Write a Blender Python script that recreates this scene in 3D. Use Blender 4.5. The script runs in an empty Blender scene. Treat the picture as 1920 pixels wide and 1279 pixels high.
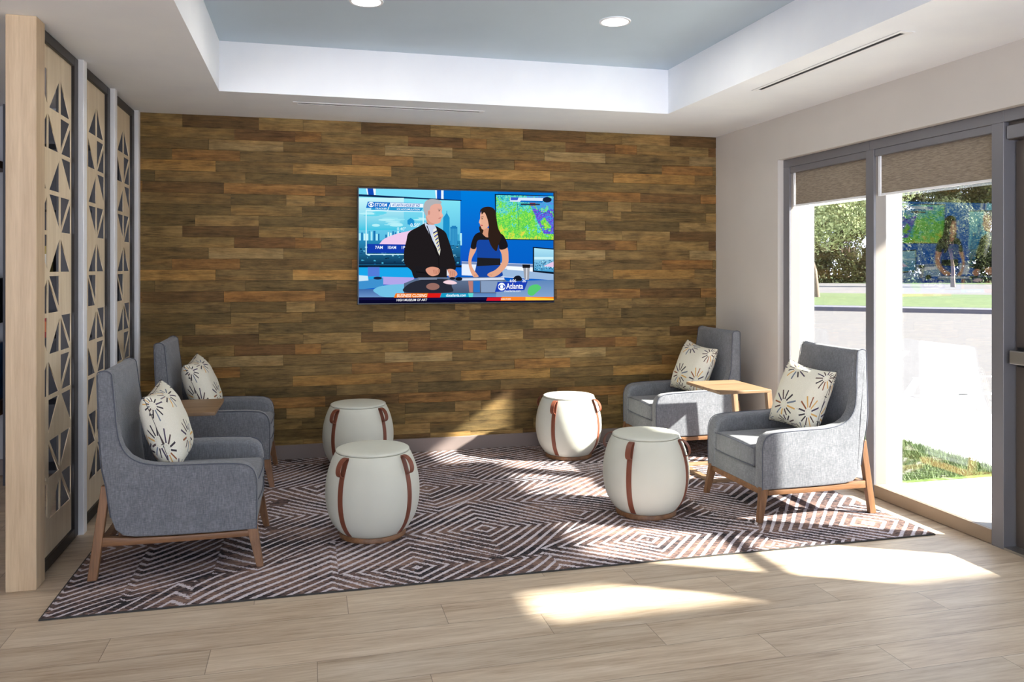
import bpy, bmesh, math, random
from mathutils import Vector, Matrix
R = math.radians
PI = math.pi
col = bpy.context.scene.collection
sc = bpy.context.scene

# ------------------------------------------------------------------ helpers
def s2l(c):
    return tuple(((x/255.0)/12.92 if x/255.0 <= .04045 else ((x/255.0+.055)/1.055)**2.4) for x in c)

def link(o, parent=None):
    col.objects.link(o)
    if parent is not None: o.parent = parent
    return o

def tag(o, label=None, cat=None, group=None, kind=None):
    if label: o['label'] = label
    if cat: o['category'] = cat
    if group: o['group'] = group
    if kind: o['kind'] = kind
    return o

def empty(name, loc=(0, 0, 0), rz=0, label=None, cat=None, group=None):
    o = bpy.data.objects.new(name, None)
    o.empty_display_size = .1
    o.location = loc; o.rotation_euler = (0, 0, rz)
    col.objects.link(o)
    return tag(o, label, cat, group)

def obj(name, bm, mats, parent=None, smooth=0, loc=(0, 0, 0), rot=(0, 0, 0)):
    bmesh.ops.recalc_face_normals(bm, faces=bm.faces)
    me = bpy.data.meshes.new(name); bm.to_mesh(me); bm.free()
    if not isinstance(mats, (list, tuple)): mats = [mats]
    for m in mats: me.materials.append(m)
    if smooth:
        me.polygons.foreach_set('use_smooth', [True]*len(me.polygons))
        if smooth < 179:
            me.set_sharp_from_angle(angle=R(smooth))
    o = bpy.data.objects.new(name, me); o.location = loc; o.rotation_euler = rot
    return link(o, parent)

def struct(name, bm, m, parent=None, smooth=0):
    o = obj(name, bm, m, parent, smooth)
    if parent is None: o['kind'] = 'structure'
    return o

def copy_tree(o, parent=None):
    c = o.copy(); col.objects.link(c); c.parent = parent
    for ch in [x for x in bpy.data.objects if x.parent == o]:
        copy_tree(ch, c)
    return c

def box(bm, x0, x1, y0, y1, z0, z1, mi=0):
    v = [bm.verts.new((x, y, z)) for z in (z0, z1) for y in (y0, y1) for x in (x0, x1)]
    fs = []
    for f in ((0, 2, 3, 1), (4, 5, 7, 6), (0, 1, 5, 4), (2, 6, 7, 3), (0, 4, 6, 2), (1, 3, 7, 5)):
        fc = bm.faces.new([v[i] for i in f]); fc.material_index = mi; fs.append(fc)
    return v

def bbox(x0, x1, y0, y1, z0, z1, bev=.003, seg=2):
    bm = bmesh.new(); box(bm, x0, x1, y0, y1, z0, z1)
    if bev: bmesh.ops.bevel(bm, geom=bm.edges[:], offset=bev, segments=seg, affect='EDGES', profile=.5)
    return bm

def beam(bm, a, b, wa, wb, up=(0, 1, 0)):
    """tapered rectangular bar from a to b; wa, wb = (width across 'up', width along 'up')"""
    a, b, up = Vector(a), Vector(b), Vector(up).normalized()
    d = (b-a).normalized(); side = d.cross(up).normalized()
    rs = []
    for p, w in ((a, wa), (b, wb)):
        rs.append([bm.verts.new(p+side*sx*w[0]/2+up*sy*w[1]/2) for sx, sy in ((-1, -1), (1, -1), (1, 1), (-1, 1))])
    for i in range(4):
        j = (i+1) % 4
        bm.faces.new((rs[0][i], rs[0][j], rs[1][j], rs[1][i]))
    bm.faces.new(rs[0]); bm.faces.new(rs[1])

def bevelled(bm, off=.003, seg=2):
    bmesh.ops.recalc_face_normals(bm, faces=bm.faces)
    bmesh.ops.bevel(bm, geom=bm.edges[:], offset=off, segments=seg, affect='EDGES', profile=.5)
    return bm

def lathe(bm, prof, n=64, close=True):
    rings = []
    for r, z in prof:
        if r < 1e-6: rings.append([bm.verts.new((0, 0, z))])
        else: rings.append([bm.verts.new((r*math.cos(2*PI*i/n), r*math.sin(2*PI*i/n), z)) for i in range(n)])
    for a, b in zip(rings, rings[1:]):
        for i in range(n):
            j = (i+1) % n
            if len(a) == 1 and len(b) == 1: continue
            if len(a) == 1: bm.faces.new((a[0], b[j], b[i]))
            elif len(b) == 1: bm.faces.new((a[i], a[j], b[0]))
            else: bm.faces.new((a[i], a[j], b[j], b[i]))
    return rings

def tube(bm, pts, r, n=8, closed=False, cap=True):
    pts = [Vector(p) for p in pts]
    N = len(pts); rings = []
    up = Vector((.13, .21, .97))
    prev = None
    for i, p in enumerate(pts):
        if closed: t = (pts[(i+1) % N]-pts[i-1])
        else: t = pts[min(i+1, N-1)]-pts[max(i-1, 0)]
        t = t.normalized()
        if prev is None:
            a = t.cross(up)
            if a.length < 1e-3: a = t.cross(Vector((1, 0, 0)))
            a.normalize()
        else:
            a = (prev - t*prev.dot(t)).normalized()
        prev = a
        b = t.cross(a)
        rr = r[i] if isinstance(r, (list, tuple)) else r
        rings.append([bm.verts.new(p+(a*math.cos(2*PI*k/n)+b*math.sin(2*PI*k/n))*rr) for k in range(n)])
    M = N if closed else N-1
    for i in range(M):
        A, B = rings[i], rings[(i+1) % N]
        for k in range(n):
            l = (k+1) % n
            bm.faces.new((A[k], A[l], B[l], B[k]))
    if cap and not closed:
        bm.faces.new(rings[0]); bm.faces.new(rings[-1])

def catmull(pts, per=4, closed=True):
    out = []; N = len(pts)
    rng = range(N) if closed else range(N-1)
    for i in rng:
        if closed: p0, p1, p2, p3 = pts[i-1], pts[i], pts[(i+1) % N], pts[(i+2) % N]
        else: p0, p1, p2, p3 = pts[max(i-1, 0)], pts[i], pts[i+1], pts[min(i+2, N-1)]
        for k in range(per):
            t = k/per
            out.append(tuple(.5*((2*b)+(-a+c)*t+(2*a-5*b+4*c-d)*t*t+(-a+3*b-3*c+d)*t**3) for a, b, c, d in zip(p0, p1, p2, p3)))
    if not closed: out.append(tuple(pts[-1]))
    return out

def fillet(pts, rad, n=5):
    """rounded polygon; pts = list of (x,z) or (x,z,r)"""
    out = []; N = len(pts)
    for i in range(N):
        p = Vector(pts[i][:2]); r = pts[i][2] if len(pts[i]) > 2 else rad
        a = (Vector(pts[i-1][:2])-p); b = (Vector(pts[(i+1) % N][:2])-p)
        la, lb = a.length, b.length
        a.normalize(); b.normalize()
        ang = a.angle(b)
        if r < 1e-5 or ang > R(178): out.append(tuple(p)); continue
        d = min(r/math.tan(ang/2), la*.49, lb*.49)
        s, e = p+a*d, p+b*d
        for k in range(n+1):
            t = k/n
            out.append(tuple(s*(1-t)**2+p*2*t*(1-t)+e*t*t))
    return out

def rprism(bm, pts, y0, y1, r0, r1, n=4):
    """solid prism: outline pts in (x,z), extruded from y0 to y1 with rounded rims r0, r1"""
    P = [Vector(p) for p in pts]; N = len(P)
    area = sum(P[i].x*P[(i+1) % N].y-P[(i+1) % N].x*P[i].y for i in range(N))
    if area < 0: P.reverse()
    nrm = []
    for i in range(N):
        t = (P[(i+1) % N]-P[i-1])
        t.normalize(); nrm.append(Vector((t.y, -t.x)))
    sgn = 1 if y1 > y0 else -1
    layers = []
    for k in range(n+1):
        a = k/n*PI/2
        layers.append((y0+sgn*r0*(1-math.sin(a)), r0*(1-math.cos(a))))
    layers = [(y0+sgn*r0*(1-math.sin(k/n*PI/2)), r0*(1-math.cos(k/n*PI/2))) for k in range(n, -1, -1)]
    L = []
    for k in range(n+1):
        a = k/n*PI/2
        L.append((y0+sgn*r0*(1-math.cos(a)), r0*(1-math.sin(a))))
    L2 = []
    for k in range(n+1):
        a = k/n*PI/2
        L2.append((y1-sgn*r1*(1-math.cos(a)), r1*(1-math.sin(a))))
    L += L2[::-1]
    rings = []
    for y, ins in L:
        rings.append([bm.verts.new((p.x-q.x*ins, y, p.y-q.y*ins)) for p, q in zip(P, nrm)])
    for A, B in zip(rings, rings[1:]):
        for i in range(N):
            j = (i+1) % N
            bm.faces.new((A[i], A[j], B[j], B[i]))
    bm.faces.new(rings[0]); bm.faces.new(rings[-1])

# ------------------------------------------------------------------ node helper
class NT:
    def __init__(self, name):
        self.m = bpy.data.materials.new(name); self.m.use_nodes = True
        self.t = self.m.node_tree; self.n = self.t.nodes; self.l = self.t.links
        self.b = self.n['Principled BSDF']; self.out = self.n['Material Output']
    def node(self, ty, **kw):
        x = self.n.new(ty)
        for k, v in kw.items(): setattr(x, k, v)
        return x
    def put(self, sock, v):
        if hasattr(v, 'is_linked') or isinstance(v, bpy.types.NodeSocket): self.l.new(v, sock)
        else:
            if isinstance(v, (tuple, list)) and len(v) == 3 and sock.type == 'RGBA': v = tuple(v)+(1,)
            sock.default_value = v
    def math(self, op, a, b=None, c=None, clamp=False):
        x = self.node('ShaderNodeMath', operation=op, use_clamp=clamp)
        self.put(x.inputs[0], a)
        if b is not None: self.put(x.inputs[1], b)
        if c is not None: self.put(x.inputs[2], c)
        return x.outputs[0]
    def vmath(self, op, a, b=None, out=0):
        x = self.node('ShaderNodeVectorMath', operation=op)
        self.put(x.inputs[0], a)
        if b is not None: self.put(x.inputs[1], b)
        return x.outputs[out]
    def mix(self, f, a, b, blend='MIX'):
        x = self.node('ShaderNodeMix', data_type='RGBA', blend_type=blend)
        self.put(x.inputs[0], f); self.put(x.inputs[6], a); self.put(x.inputs[7], b)
        return x.outputs[2]
    def ramp(self, f, stops, interp='LINEAR'):
        x = self.node('ShaderNodeValToRGB'); cr = x.color_ramp; cr.interpolation = interp
        while len(cr.elements) > 1: cr.elements.remove(cr.elements[-1])
        cr.elements[0].position = stops[0][0]
        c = stops[0][1]; cr.elements[0].color = tuple(c)+(1,) if len(c) == 3 else c
        for p, c in stops[1:]:
            e = cr.elements.new(p); e.color = tuple(c)+(1,) if len(c) == 3 else c
        self.put(x.inputs[0], f)
        return x.outputs[0]
    def noise(self, vec, scale=5, detail=2, rough=.5, out=0, dim='3D', dist=0):
        x = self.node('ShaderNodeTexNoise', noise_dimensions=dim)
        x.inputs['Scale'].default_value = scale; x.inputs['Detail'].default_value = detail
        x.inputs['Roughness'].default_value = rough; x.inputs['Distortion'].default_value = dist
        if vec is not None: self.put(x.inputs['Vector'], vec)
        return x.outputs[out]
    def coord(self, which='Object'):
        return self.node('ShaderNodeTexCoord').outputs[which]
    def pos(self):
        return self.node('ShaderNodeNewGeometry').outputs['Position']
    def mapping(self, vec, scale=(1, 1, 1), loc=(0, 0, 0), rot=(0, 0, 0)):
        x = self.node('ShaderNodeMapping'); self.put(x.inputs[0], vec)
        x.inputs['Scale'].default_value = scale; x.inputs['Location'].default_value = loc; x.inputs['Rotation'].default_value = rot
        return x.outputs[0]
    def sep(self, v):
        x = self.node('ShaderNodeSeparateXYZ'); self.put(x.inputs[0], v); return x.outputs
    def comb(self, x_, y_, z_=0):
        x = self.node('ShaderNodeCombineXYZ')
        self.put(x.inputs[0], x_); self.put(x.inputs[1], y_); self.put(x.inputs[2], z_); return x.outputs[0]
    def bump(self, h, strength=.2, dist=.01):
        x = self.node('ShaderNodeBump'); x.inputs['Strength'].default_value = strength; x.inputs['Distance'].default_value = dist
        self.put(x.inputs['Height'], h); self.l.new(x.outputs[0], self.b.inputs['Normal'])
    def done(self, color=None, rough=.5, metal=0, spec=None):
        if color is not None: self.put(self.b.inputs['Base Color'], color)
        self.put(self.b.inputs['Roughness'], rough); self.b.inputs['Metallic'].default_value = metal
        if spec is not None: self.b.inputs['Specular IOR Level'].default_value = spec
        return self.m

def plain(name, rgb, rough=.5, metal=0, spec=None, grain=0):
    t = NT(name)
    c = rgb
    if grain:
        f = t.noise(t.coord(), scale=grain, detail=3)
        c = t.mix(f, tuple(x*.93 for x in rgb), tuple(min(1, x*1.07) for x in rgb))
    return t.done(c, rough, metal, spec)

def emis(name, rgb, s):
    t = NT(name); e = t.node('ShaderNodeEmission'); e.inputs[0].default_value = tuple(rgb)+(1,); e.inputs[1].default_value = s
    t.l.new(e.outputs[0], t.out.inputs[0]); return t.m

# ------------------------------------------------------------------ materials
M = {}
M['white'] = plain('ceiling paint', (.90, .925, .985), .7, grain=3)
M['tray'] = plain('blue grey ceiling paint', s2l((190, 206, 218)), .7, grain=2)
M['wallpaint'] = plain('warm grey wall paint', s2l((212, 207, 200)), .75, grain=2)
M['greywall'] = plain('grey wall paint', s2l((170, 170, 172)), .75, grain=2)
M['postwhite'] = plain('white post paint', s2l((240, 241, 243)), .45)
M['base'] = plain('taupe baseboard', s2l((128, 115, 110)), .5)
M['frame'] = plain('dark bronze frame', s2l((122, 121, 126)), .38, .2)
M['sillface'] = plain('sill face with floor bounce tint', s2l((150, 130, 108)), .4)  # warm floor bounce painted into the sill face colour
M['bronze'] = plain('dark door bronze', s2l((92, 84, 78)), .4, .2)
M['reveal'] = plain('light frame reveal', s2l((136, 129, 122)), .45)
M['extwhite'] = plain('white exterior render', s2l((235, 233, 230)), .8)
M['black'] = plain('black steel', s2l((42, 39, 39)), .4, .2)
M['plastic'] = plain('black plastic', s2l((18, 18, 20)), .3)
M['chrome'] = plain('brushed steel', s2l((175, 172, 168)), .3, .9)
M['leather'] = plain('tan leather', s2l((122, 68, 48)), .5, grain=60)
M['slot'] = plain('slot dark', (.01, .01, .012), .8)
M['thread'] = plain('charcoal thread', s2l((60, 55, 55)), .8)
M['edge'] = plain('rug binding', s2l((62, 60, 58)), .9)

def mat_wood(name, dark, light, axis='X', scale=1.0, rough=.45, rings=9, spec=None):
    t = NT(name)
    v = t.coord()
    sc_ = {'X': (.35, 6, 6), 'Y': (6, .35, 6), 'Z': (6, 6, .35)}[axis]
    mv = t.mapping(v, tuple(s*scale for s in sc_))
    a = t.noise(mv, 3.2, 5, .6, dist=.6)
    b = t.noise(mv, 14, 4, .65)
    f = t.math('ADD', t.math('MULTIPLY', a, .65), t.math('MULTIPLY', b, .35))
    c = t.ramp(f, [(.32, dark), (.5, tuple((x+y)/2 for x, y in zip(dark, light))), (.68, light)])
    t.bump(b, .08, .002)
    return t.done(c, rough, 0, spec)
M['walnut'] = mat_wood('oiled walnut', s2l((98, 66, 42)), s2l((150, 108, 72)), 'X', 1.5)
M['walnutZ'] = mat_wood('oiled walnut upright', s2l((98, 66, 42)), s2l((150, 108, 72)), 'Z', 1.5)
M['maple'] = mat_wood('pale maple', s2l((216, 196, 164)), s2l((240, 224, 196)), 'Z', 1.2, .5)
M['oakpost'] = mat_wood('oak post', s2l((186, 160, 128)), s2l((216, 193, 160)), 'Z', 1.6, .5)
M['tablewood'] = mat_wood('pale walnut table', s2l((118, 92, 68)), s2l((164, 134, 102)), 'X', 1.3)
M['tablewoodZ'] = mat_wood('pale walnut table leg', s2l((118, 92, 68)), s2l((164, 134, 102)), 'Z', 1.3)
M['shelfwood'] = mat_wood('shelf wood', s2l((90, 60, 42)), s2l((120, 82, 58)), 'X', 1.2, .5)

def mat_fabric():
    t = NT('slate blue grey woven fabric')
    v = t.coord()
    a = t.noise(t.mapping(v, (260, 260, 40)), 1, 2, .6)
    b = t.noise(t.mapping(v, (60, 60, 500)), 1, 2, .6)
    c_ = t.noise(v, 14, 3, .5)
    f = t.math('ADD', t.math('MULTIPLY', a, .42), t.math('ADD', t.math('MULTIPLY', b, .42), t.math('MULTIPLY', c_, .16)))
    c = t.ramp(f, [(.34, s2l((93, 96, 102))), (.5, s2l((115, 118, 124))), (.66, s2l((140, 142, 148)))])
    t.bump(f, .25, .002)
    t.b.inputs['Sheen Weight'].default_value = .25
    t.b.inputs['Sheen Roughness'].default_value = .5
    return t.done(c, .92, 0, .15)
M['fabric'] = mat_fabric()
M['piping'] = plain('slate piping', s2l((84, 89, 102)), .85)

def mat_cream(name='cream boucle vinyl'):
    t = NT(name)
    v = t.coord()
    a = t.noise(v, 160, 3, .6); b = t.noise(v, 6, 2, .5)
    c = t.mix(b, s2l((202, 203, 190)), s2l((214, 215, 202)))
    t.bump(a, .15, .0015)
    return t.done(c, .62, 0, .35)
M['cream'] = mat_cream()

def mat_pillow():
    t = NT('ivory fabric with starburst stitching')
    uv = t.coord('UV')
    vo = t.node('ShaderNodeTexVoronoi', voronoi_dimensions='2D', feature='F1')
    vo.inputs['Scale'].default_value = 2.8; vo.inputs['Randomness'].default_value = .42
    t.l.new(uv, vo.inputs['Vector'])
    # position output is in scaled space
    P = t.vmath('SUBTRACT', uv, vo.outputs['Position'])
    s = t.sep(P)
    d = t.vmath('LENGTH', P, out=1)
    ang = t.math('DIVIDE', t.math('ADD', t.math('ARCTAN2', s[1], s[0]), PI), 2*PI)
    cellr = t.sep(vo.outputs['Color'])
    a12 = t.math('ADD', t.math('MULTIPLY', ang, 12), cellr[0])
    fr = t.math('ABSOLUTE', t.math('SUBTRACT', t.math('FRACT', a12), .5))
    # constant-width dashes: distance off ray axis = fr * 2pi/12 * r
    off = t.math('MULTIPLY', t.math('MULTIPLY', fr, 2*PI/12), d)
    ray = t.math('LESS_THAN', off, .0085)
    idx = t.math('FLOOR', a12)
    wn = t.node('ShaderNodeTexWhiteNoise', noise_dimensions='3D')
    t.l.new(t.comb(idx, cellr[1], cellr[2]), wn.inputs[0])
    outer = t.math('ADD', .135, t.math('MULTIPLY', wn.outputs[0], .035))
    m = t.math('MULTIPLY', ray, t.math('MULTIPLY', t.math('GREATER_THAN', d, .052), t.math('LESS_THAN', d, outer)))
    dots = t.math('MULTIPLY', t.math('MULTIPLY', t.math('GREATER_THAN', d, .030), t.math('LESS_THAN', d, .040)), t.math('LESS_THAN', fr, .22))
    colr = t.ramp(wn.outputs[0], [(0, s2l((66, 60, 66))), (.36, s2l((92, 74, 72))), (.52, s2l((150, 92, 58))), (.64, s2l((118, 128, 142))), (.76, s2l((222, 176, 104))), (.86, s2l((80, 70, 90)))], 'CONSTANT')
    n_ = t.noise(t.coord(), 220, 2)
    basec = t.mix(n_, s2l((222, 218, 200)), s2l((242, 239, 225)))
    c = t.mix(m, basec, colr)
    c = t.mix(t.math('MULTIPLY', dots, .5), c, s2l((190, 180, 160)))
    t.bump(t.math('ADD', n_, m), .2, .002)
    return t.done(c, .85, 0, .2)
M['pillow'] = mat_pillow()

def mat_floor():
    t = NT('wood look floor tile')
    s = t.sep(t.pos())
    ry = t.math('DIVIDE', t.math('SUBTRACT', 3.434, s[1]), .1835)
    row = t.math('FLOOR', ry)
    fx = t.math('DIVIDE', t.math('SUBTRACT', t.math('SUBTRACT', s[0], .155), t.math('MULTIPLY', row, .3685)), 1.23)
    tile = t.math('FLOOR', fx)
    gy = t.math('MULTIPLY', t.math('SUBTRACT', .5, t.math('ABSOLUTE', t.math('SUBTRACT', t.math('FRACT', ry), .5))), .1835)
    gx = t.math('MULTIPLY', t.math('SUBTRACT', .5, t.math('ABSOLUTE', t.math('SUBTRACT', t.math('FRACT', fx), .5))), 1.23)
    g = t.math('MINIMUM', gx, gy)
    grout = t.math('SUBTRACT', 1, t.math('DIVIDE', t.math('SUBTRACT', g, .0004), .0016, clamp=True), clamp=True)
    wn = t.node('ShaderNodeTexWhiteNoise', noise_dimensions='2D'); t.l.new(t.comb(row, tile), wn.inputs[0])
    off = t.math('MULTIPLY', wn.outputs[0], 37)
    v = t.comb(t.math('ADD', t.math('MULTIPLY', s[0], .9), off), t.math('MULTIPLY', s[1], 9), off)
    a = t.noise(v, 1.6, 5, .6, dist=.8)
    b = t.noise(t.comb(t.math('MULTIPLY', s[0], 5), t.math('MULTIPLY', s[1], 70), off), 1.5, 3, .6)
    f = t.math('ADD', t.math('MULTIPLY', a, .6), t.math('MULTIPLY', b, .4))
    c = t.ramp(f, [(.32, s2l((166, 144, 120))), (.44, s2l((192, 172, 148))), (.56, s2l((208, 191, 168))), (.68, s2l((220, 205, 186)))])
    sp = t.noise(t.comb(t.math('MULTIPLY', s[0], 3), t.math('MULTIPLY', s[1], 22), off), 2.2, 2, .5)
    c = t.mix(t.math('MULTIPLY', t.math('GREATER_THAN', sp, .72), .25), c, s2l((160, 128, 98)))
    tone = t.mix(wn.outputs[0], (.92, .92, .92), (1.06, 1.05, 1.04))
    c = t.mix(1.0, c, tone, 'MULTIPLY')
    c = t.mix(t.math('MULTIPLY', grout, .75), c, s2l((112, 96, 80)))
    t.bump(t.math('SUBTRACT', t.math('MULTIPLY', b, .25), grout), .12, .003)
    return t.done(c, t.math('ADD', .34, t.math('MULTIPLY', a, .15)), 0, .4)
M['floor'] = mat_floor()

def mat_rug():
    t = NT('woven diamond rug')
    s = t.sep(t.pos())
    wob = t.noise(t.comb(s[0], t.math('MULTIPLY', s[1], 1.6)), 70, 2, .6)
    wobx = t.math('MULTIPLY', t.math('SUBTRACT', wob, .5), .034)
    px = t.math('ADD', s[0], wobx); py = t.math('ADD', s[1], t.math('MULTIPLY', wobx, .5))
    vo = t.node('ShaderNodeTexVoronoi', voronoi_dimensions='2D', feature='F1', distance='MANHATTAN')
    vo.inputs['Scale'].default_value = 1.18; vo.inputs['Randomness'].default_value = .92
    t.l.new(t.comb(t.math('ADD', px, .23), t.math('ADD', py, -.12)), vo.inputs['Vector'])
    cell = t.sep(vo.outputs['Color'])
    d = vo.outputs['Distance']
    freq = t.math('ADD', 8.0, t.math('MULTIPLY', t.noise(t.comb(s[0], s[1]), .8, 1, .4), 10))
    ph = t.math('FRACT', t.math('ADD', t.math('MULTIPLY', d, freq), cell[0]))
    w = t.math('ADD', .34, t.math('MULTIPLY', t.math('SUBTRACT', t.noise(t.comb(s[0], s[1]), 2.0, 1), .5), .45))
    stripe = t.math('LESS_THAN', ph, w)
    # dark field: charcoal to mauve brown, threads run along x with short slanted dashes
    dash = t.noise(t.comb(t.math('ADD', t.math('MULTIPLY', s[0], 38), t.math('MULTIPLY', s[1], 60)), t.math('MULTIPLY', s[1], 150)), 1, 2, .6)
    patch = t.noise(t.comb(s[0], t.math('MULTIPLY', s[1], 2.2)), 2.6, 2, .55)
    f = t.math('ADD', t.math('MULTIPLY', dash, .75), t.math('MULTIPLY', patch, .55))
    field = t.ramp(f, [(.52, s2l((42, 44, 49))), (.585, s2l((60, 56, 59))), (.645, s2l((98, 82, 80))), (.74, s2l((142, 116, 106))), (.9, s2l((166, 136, 120)))])
    lt = t.noise(t.comb(t.math('MULTIPLY', s[0], 60), t.math('MULTIPLY', s[1], 200)), 1, 2, .6)
    light = t.ramp(lt, [(.3, s2l((184, 176, 182))), (.6, s2l((222, 214, 220)))])
    gapm = t.math('GREATER_THAN', t.noise(t.comb(t.math('MULTIPLY', s[0], 4), t.math('MULTIPLY', s[1], 4)), 1, 1), .25)
    c = t.mix(t.math('MULTIPLY', stripe, gapm), field, light)
    pile = t.noise(t.comb(s[0], s[1]), 420, 2)
    t.bump(t.math('ADD', t.math('MULTIPLY', pile, .8), stripe), .5, .003)
    return t.done(c, .95, 0, .1)
M['rug'] = mat_rug()

def mat_plank():
    t = NT('reclaimed timber boards')
    at = t.node('ShaderNodeVertexColor', layer_name='tone')
    s = t.sep(t.pos())
    a0 = t.sep(at.outputs[0])
    off = t.math('MULTIPLY', at.outputs[1], 50)
    v = t.comb(t.math('ADD', t.math('MULTIPLY', s[0], 1.6), off), off, t.math('MULTIPLY', s[2], 16))
    g = t.noise(v, 2.2, 6, .68, dist=1.0)
    v2 = t.comb(t.math('ADD', t.math('MULTIPLY', s[0], 6), off), off, t.math('MULTIPLY', s[2], 90))
    g2 = t.noise(v2, 2.0, 4, .65)
    bl = t.noise(t.comb(t.math('ADD', t.math('MULTIPLY', s[0], 5), off), off, t.math('MULTIPLY', s[2], 9)), 1.6, 4, .6)
    k = t.math('ADD', t.math('MULTIPLY', g, 2.0), t.math('ADD', t.math('MULTIPLY', g2, 1.25), t.math('MULTIPLY', bl, 1.3)))
    k = t.math('SUBTRACT', k, 1.32)
    k = t.math('MAXIMUM', k, .12)
    c = t.mix(1.0, at.outputs[0], t.comb(k, k, k), 'MULTIPLY')
    warm = t.noise(v, 1.1, 2, .5)
    c = t.mix(t.math('MULTIPLY', t.math('SUBTRACT', warm, .45, clamp=True), 1.6, clamp=True), c, t.mix(1.0, c, (1.25, 1.0, .74), 'MULTIPLY'))
    t.bump(t.math('ADD', g, g2), .35, .004)
    return t.done(c, .72, 0, .25)
M['plank'] = mat_plank()

def mat_shade():
    t = NT('woven taupe shade cloth')
    s = t.sep(t.pos())
    a = t.noise(t.comb(s[0], t.math('MULTIPLY', s[1], 25), t.math('MULTIPLY', s[2], 260)), 1, 3, .6)
    c = t.ramp(a, [(.35, s2l((128, 117, 104))), (.65, s2l((160, 148, 132)))])
    return t.done(c, .9, 0, .1)
M['shade'] = mat_shade()

def mat_glass():
    t = NT('window glass')
    tr = t.node('ShaderNodeBsdfTransparent'); tr.inputs[0].default_value = (.97, .98, .98, 1)
    gl = t.node('ShaderNodeBsdfGlossy'); gl.inputs['Roughness'].default_value = 0
    gl.inputs[0].default_value = (1, 1, 1, 1)
    lw = t.node('ShaderNodeLayerWeight')
    fr = t.math('ADD', .15, t.math('MULTIPLY', t.math('POWER', lw.outputs['Facing'], 5), .8), clamp=True)
    mx = t.node('ShaderNodeMixShader'); t.l.new(fr, mx.inputs[0])
    t.l.new(tr.outputs[0], mx.inputs[1]); t.l.new(gl.outputs[0], mx.inputs[2]); t.l.new(mx.outputs[0], t.out.inputs[0])
    return t.m
M['glass'] = mat_glass()

def mat_grass(name, a, b, sc_=30):
    t = NT(name)
    f = t.noise(t.pos(), sc_, 4, .7)
    return t.done(t.ramp(f, [(.35, a), (.65, b)]), .9, 0, .1)
M['lawn'] = mat_grass('lawn', s2l((80, 100, 52)), s2l((100, 118, 68)))
M['lawnfar'] = mat_grass('far lawn', s2l((84, 98, 68)), s2l((94, 106, 76)), 1)
M['blade'] = plain('grass blades', s2l((88, 108, 62)), .7)
M['asphalt'] = plain('pale asphalt', s2l((92, 89, 88)), .9, grain=2)
M['concrete'] = plain('pale concrete', s2l((240, 238, 234)), .9, grain=3)
M['kerb'] = plain('grey kerb', s2l((92, 92, 104)), .9)
M['paint'] = plain('line paint', s2l((250, 250, 250)), .8)
M['bark'] = plain('bark', s2l((120, 104, 92)), .9, grain=8)
def mat_leaf(name, a, b):
    t = NT(name)
    at = t.node('ShaderNodeVertexColor', layer_name='v')
    t.done(t.mix(at.outputs[0], a, b), .6, 0, .2)
    tl = t.node('ShaderNodeBsdfTranslucent'); t.put(tl.inputs[0], t.mix(at.outputs[0], a, b))
    mx = t.node('ShaderNodeMixShader'); mx.inputs[0].default_value = .35
    t.l.new(t.b.outputs[0], mx.inputs[1]); t.l.new(tl.outputs[0], mx.inputs[2]); t.l.new(mx.outputs[0], t.out.inputs[0])
    return t.m
M['leafL'] = mat_leaf('pale green leaves', s2l((112, 124, 84)), s2l((176, 184, 140)))
M['leafD'] = mat_leaf('dark green leaves', s2l((36, 42, 26)), s2l((82, 90, 54)))
M['leafM'] = mat_leaf('mid green leaves', s2l((50, 58, 34)), s2l((100, 108, 68)))

# ------------------------------------------------------------------ dimensions
CEIL = 2.438; TRAY = 2.742; YW = 6.0; XR = 3.232; XL = -1.115

# ------------------------------------------------------------------ room shell
bm = bmesh.new(); box(bm, -5.2, 3.29, -5.0, 6.2, -.12, 0)
struct('floor', bm, M['floor'])
# ceiling: soffit ring round the tray
TX0, TX1, TY0, TY1 = -.52, 2.418, -2.2, 5.156
bm = bmesh.new()
box(bm, -5.2, TX0, -5.0, 6.2, CEIL, TRAY+.1); box(bm, TX1, 3.475, -5.0, 6.2, CEIL, TRAY+.1)
box(bm, TX0, TX1, TY1, 6.2, CEIL, TRAY+.1); box(bm, TX0, TX1, -5.0, TY0, CEIL, TRAY+.1)
struct('ceiling', bm, M['white'])
bm = bmesh.new(); box(bm, TX0-.01, TX1+.01, TY0-.01, TY1+.01, TRAY, TRAY+.09)
struct('ceiling_tray', bm, M['tray'])

# wood clad back wall
random.seed(4)
PER = 1.2225; PH = .0762
def ux(x):                       # horizontal reading of the plank joints, measured off the wall itself
    a = (260+x/4.571-960)/1512.96
    return 5.99*(.96953*a+.24498)/(.96953-.24498*a)
dk = (82, 64, 42); ol = (104, 90, 60); lt_ = (133, 115, 78); ob = (132, 99, 58); go = (154, 124, 74)
gl_ = (142, 127, 94); do = (84, 76, 50); rb = (92, 66, 42); lo = (122, 106, 70)
pat = [[(375, dk), (1030, lo), (1410, lt_)], [(820, rb), (1340, ob), (1565, lo)], [(600, gl_), (1240, ol)],
       [(285, ob), (870, ol)], [(660, ol), (1320, go)], [(140, ol), (915, do)], [(730, ob), (1600, dk)],
       [(790, do), (1265, lt_), (1510, ol)], [(790, lo), (1400, do)], [(485, lt_), (1030, do)]]
bm = bmesh.new()
cl = bm.loops.layers.float_color.new('tone')
z = CEIL; r = 0
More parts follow.
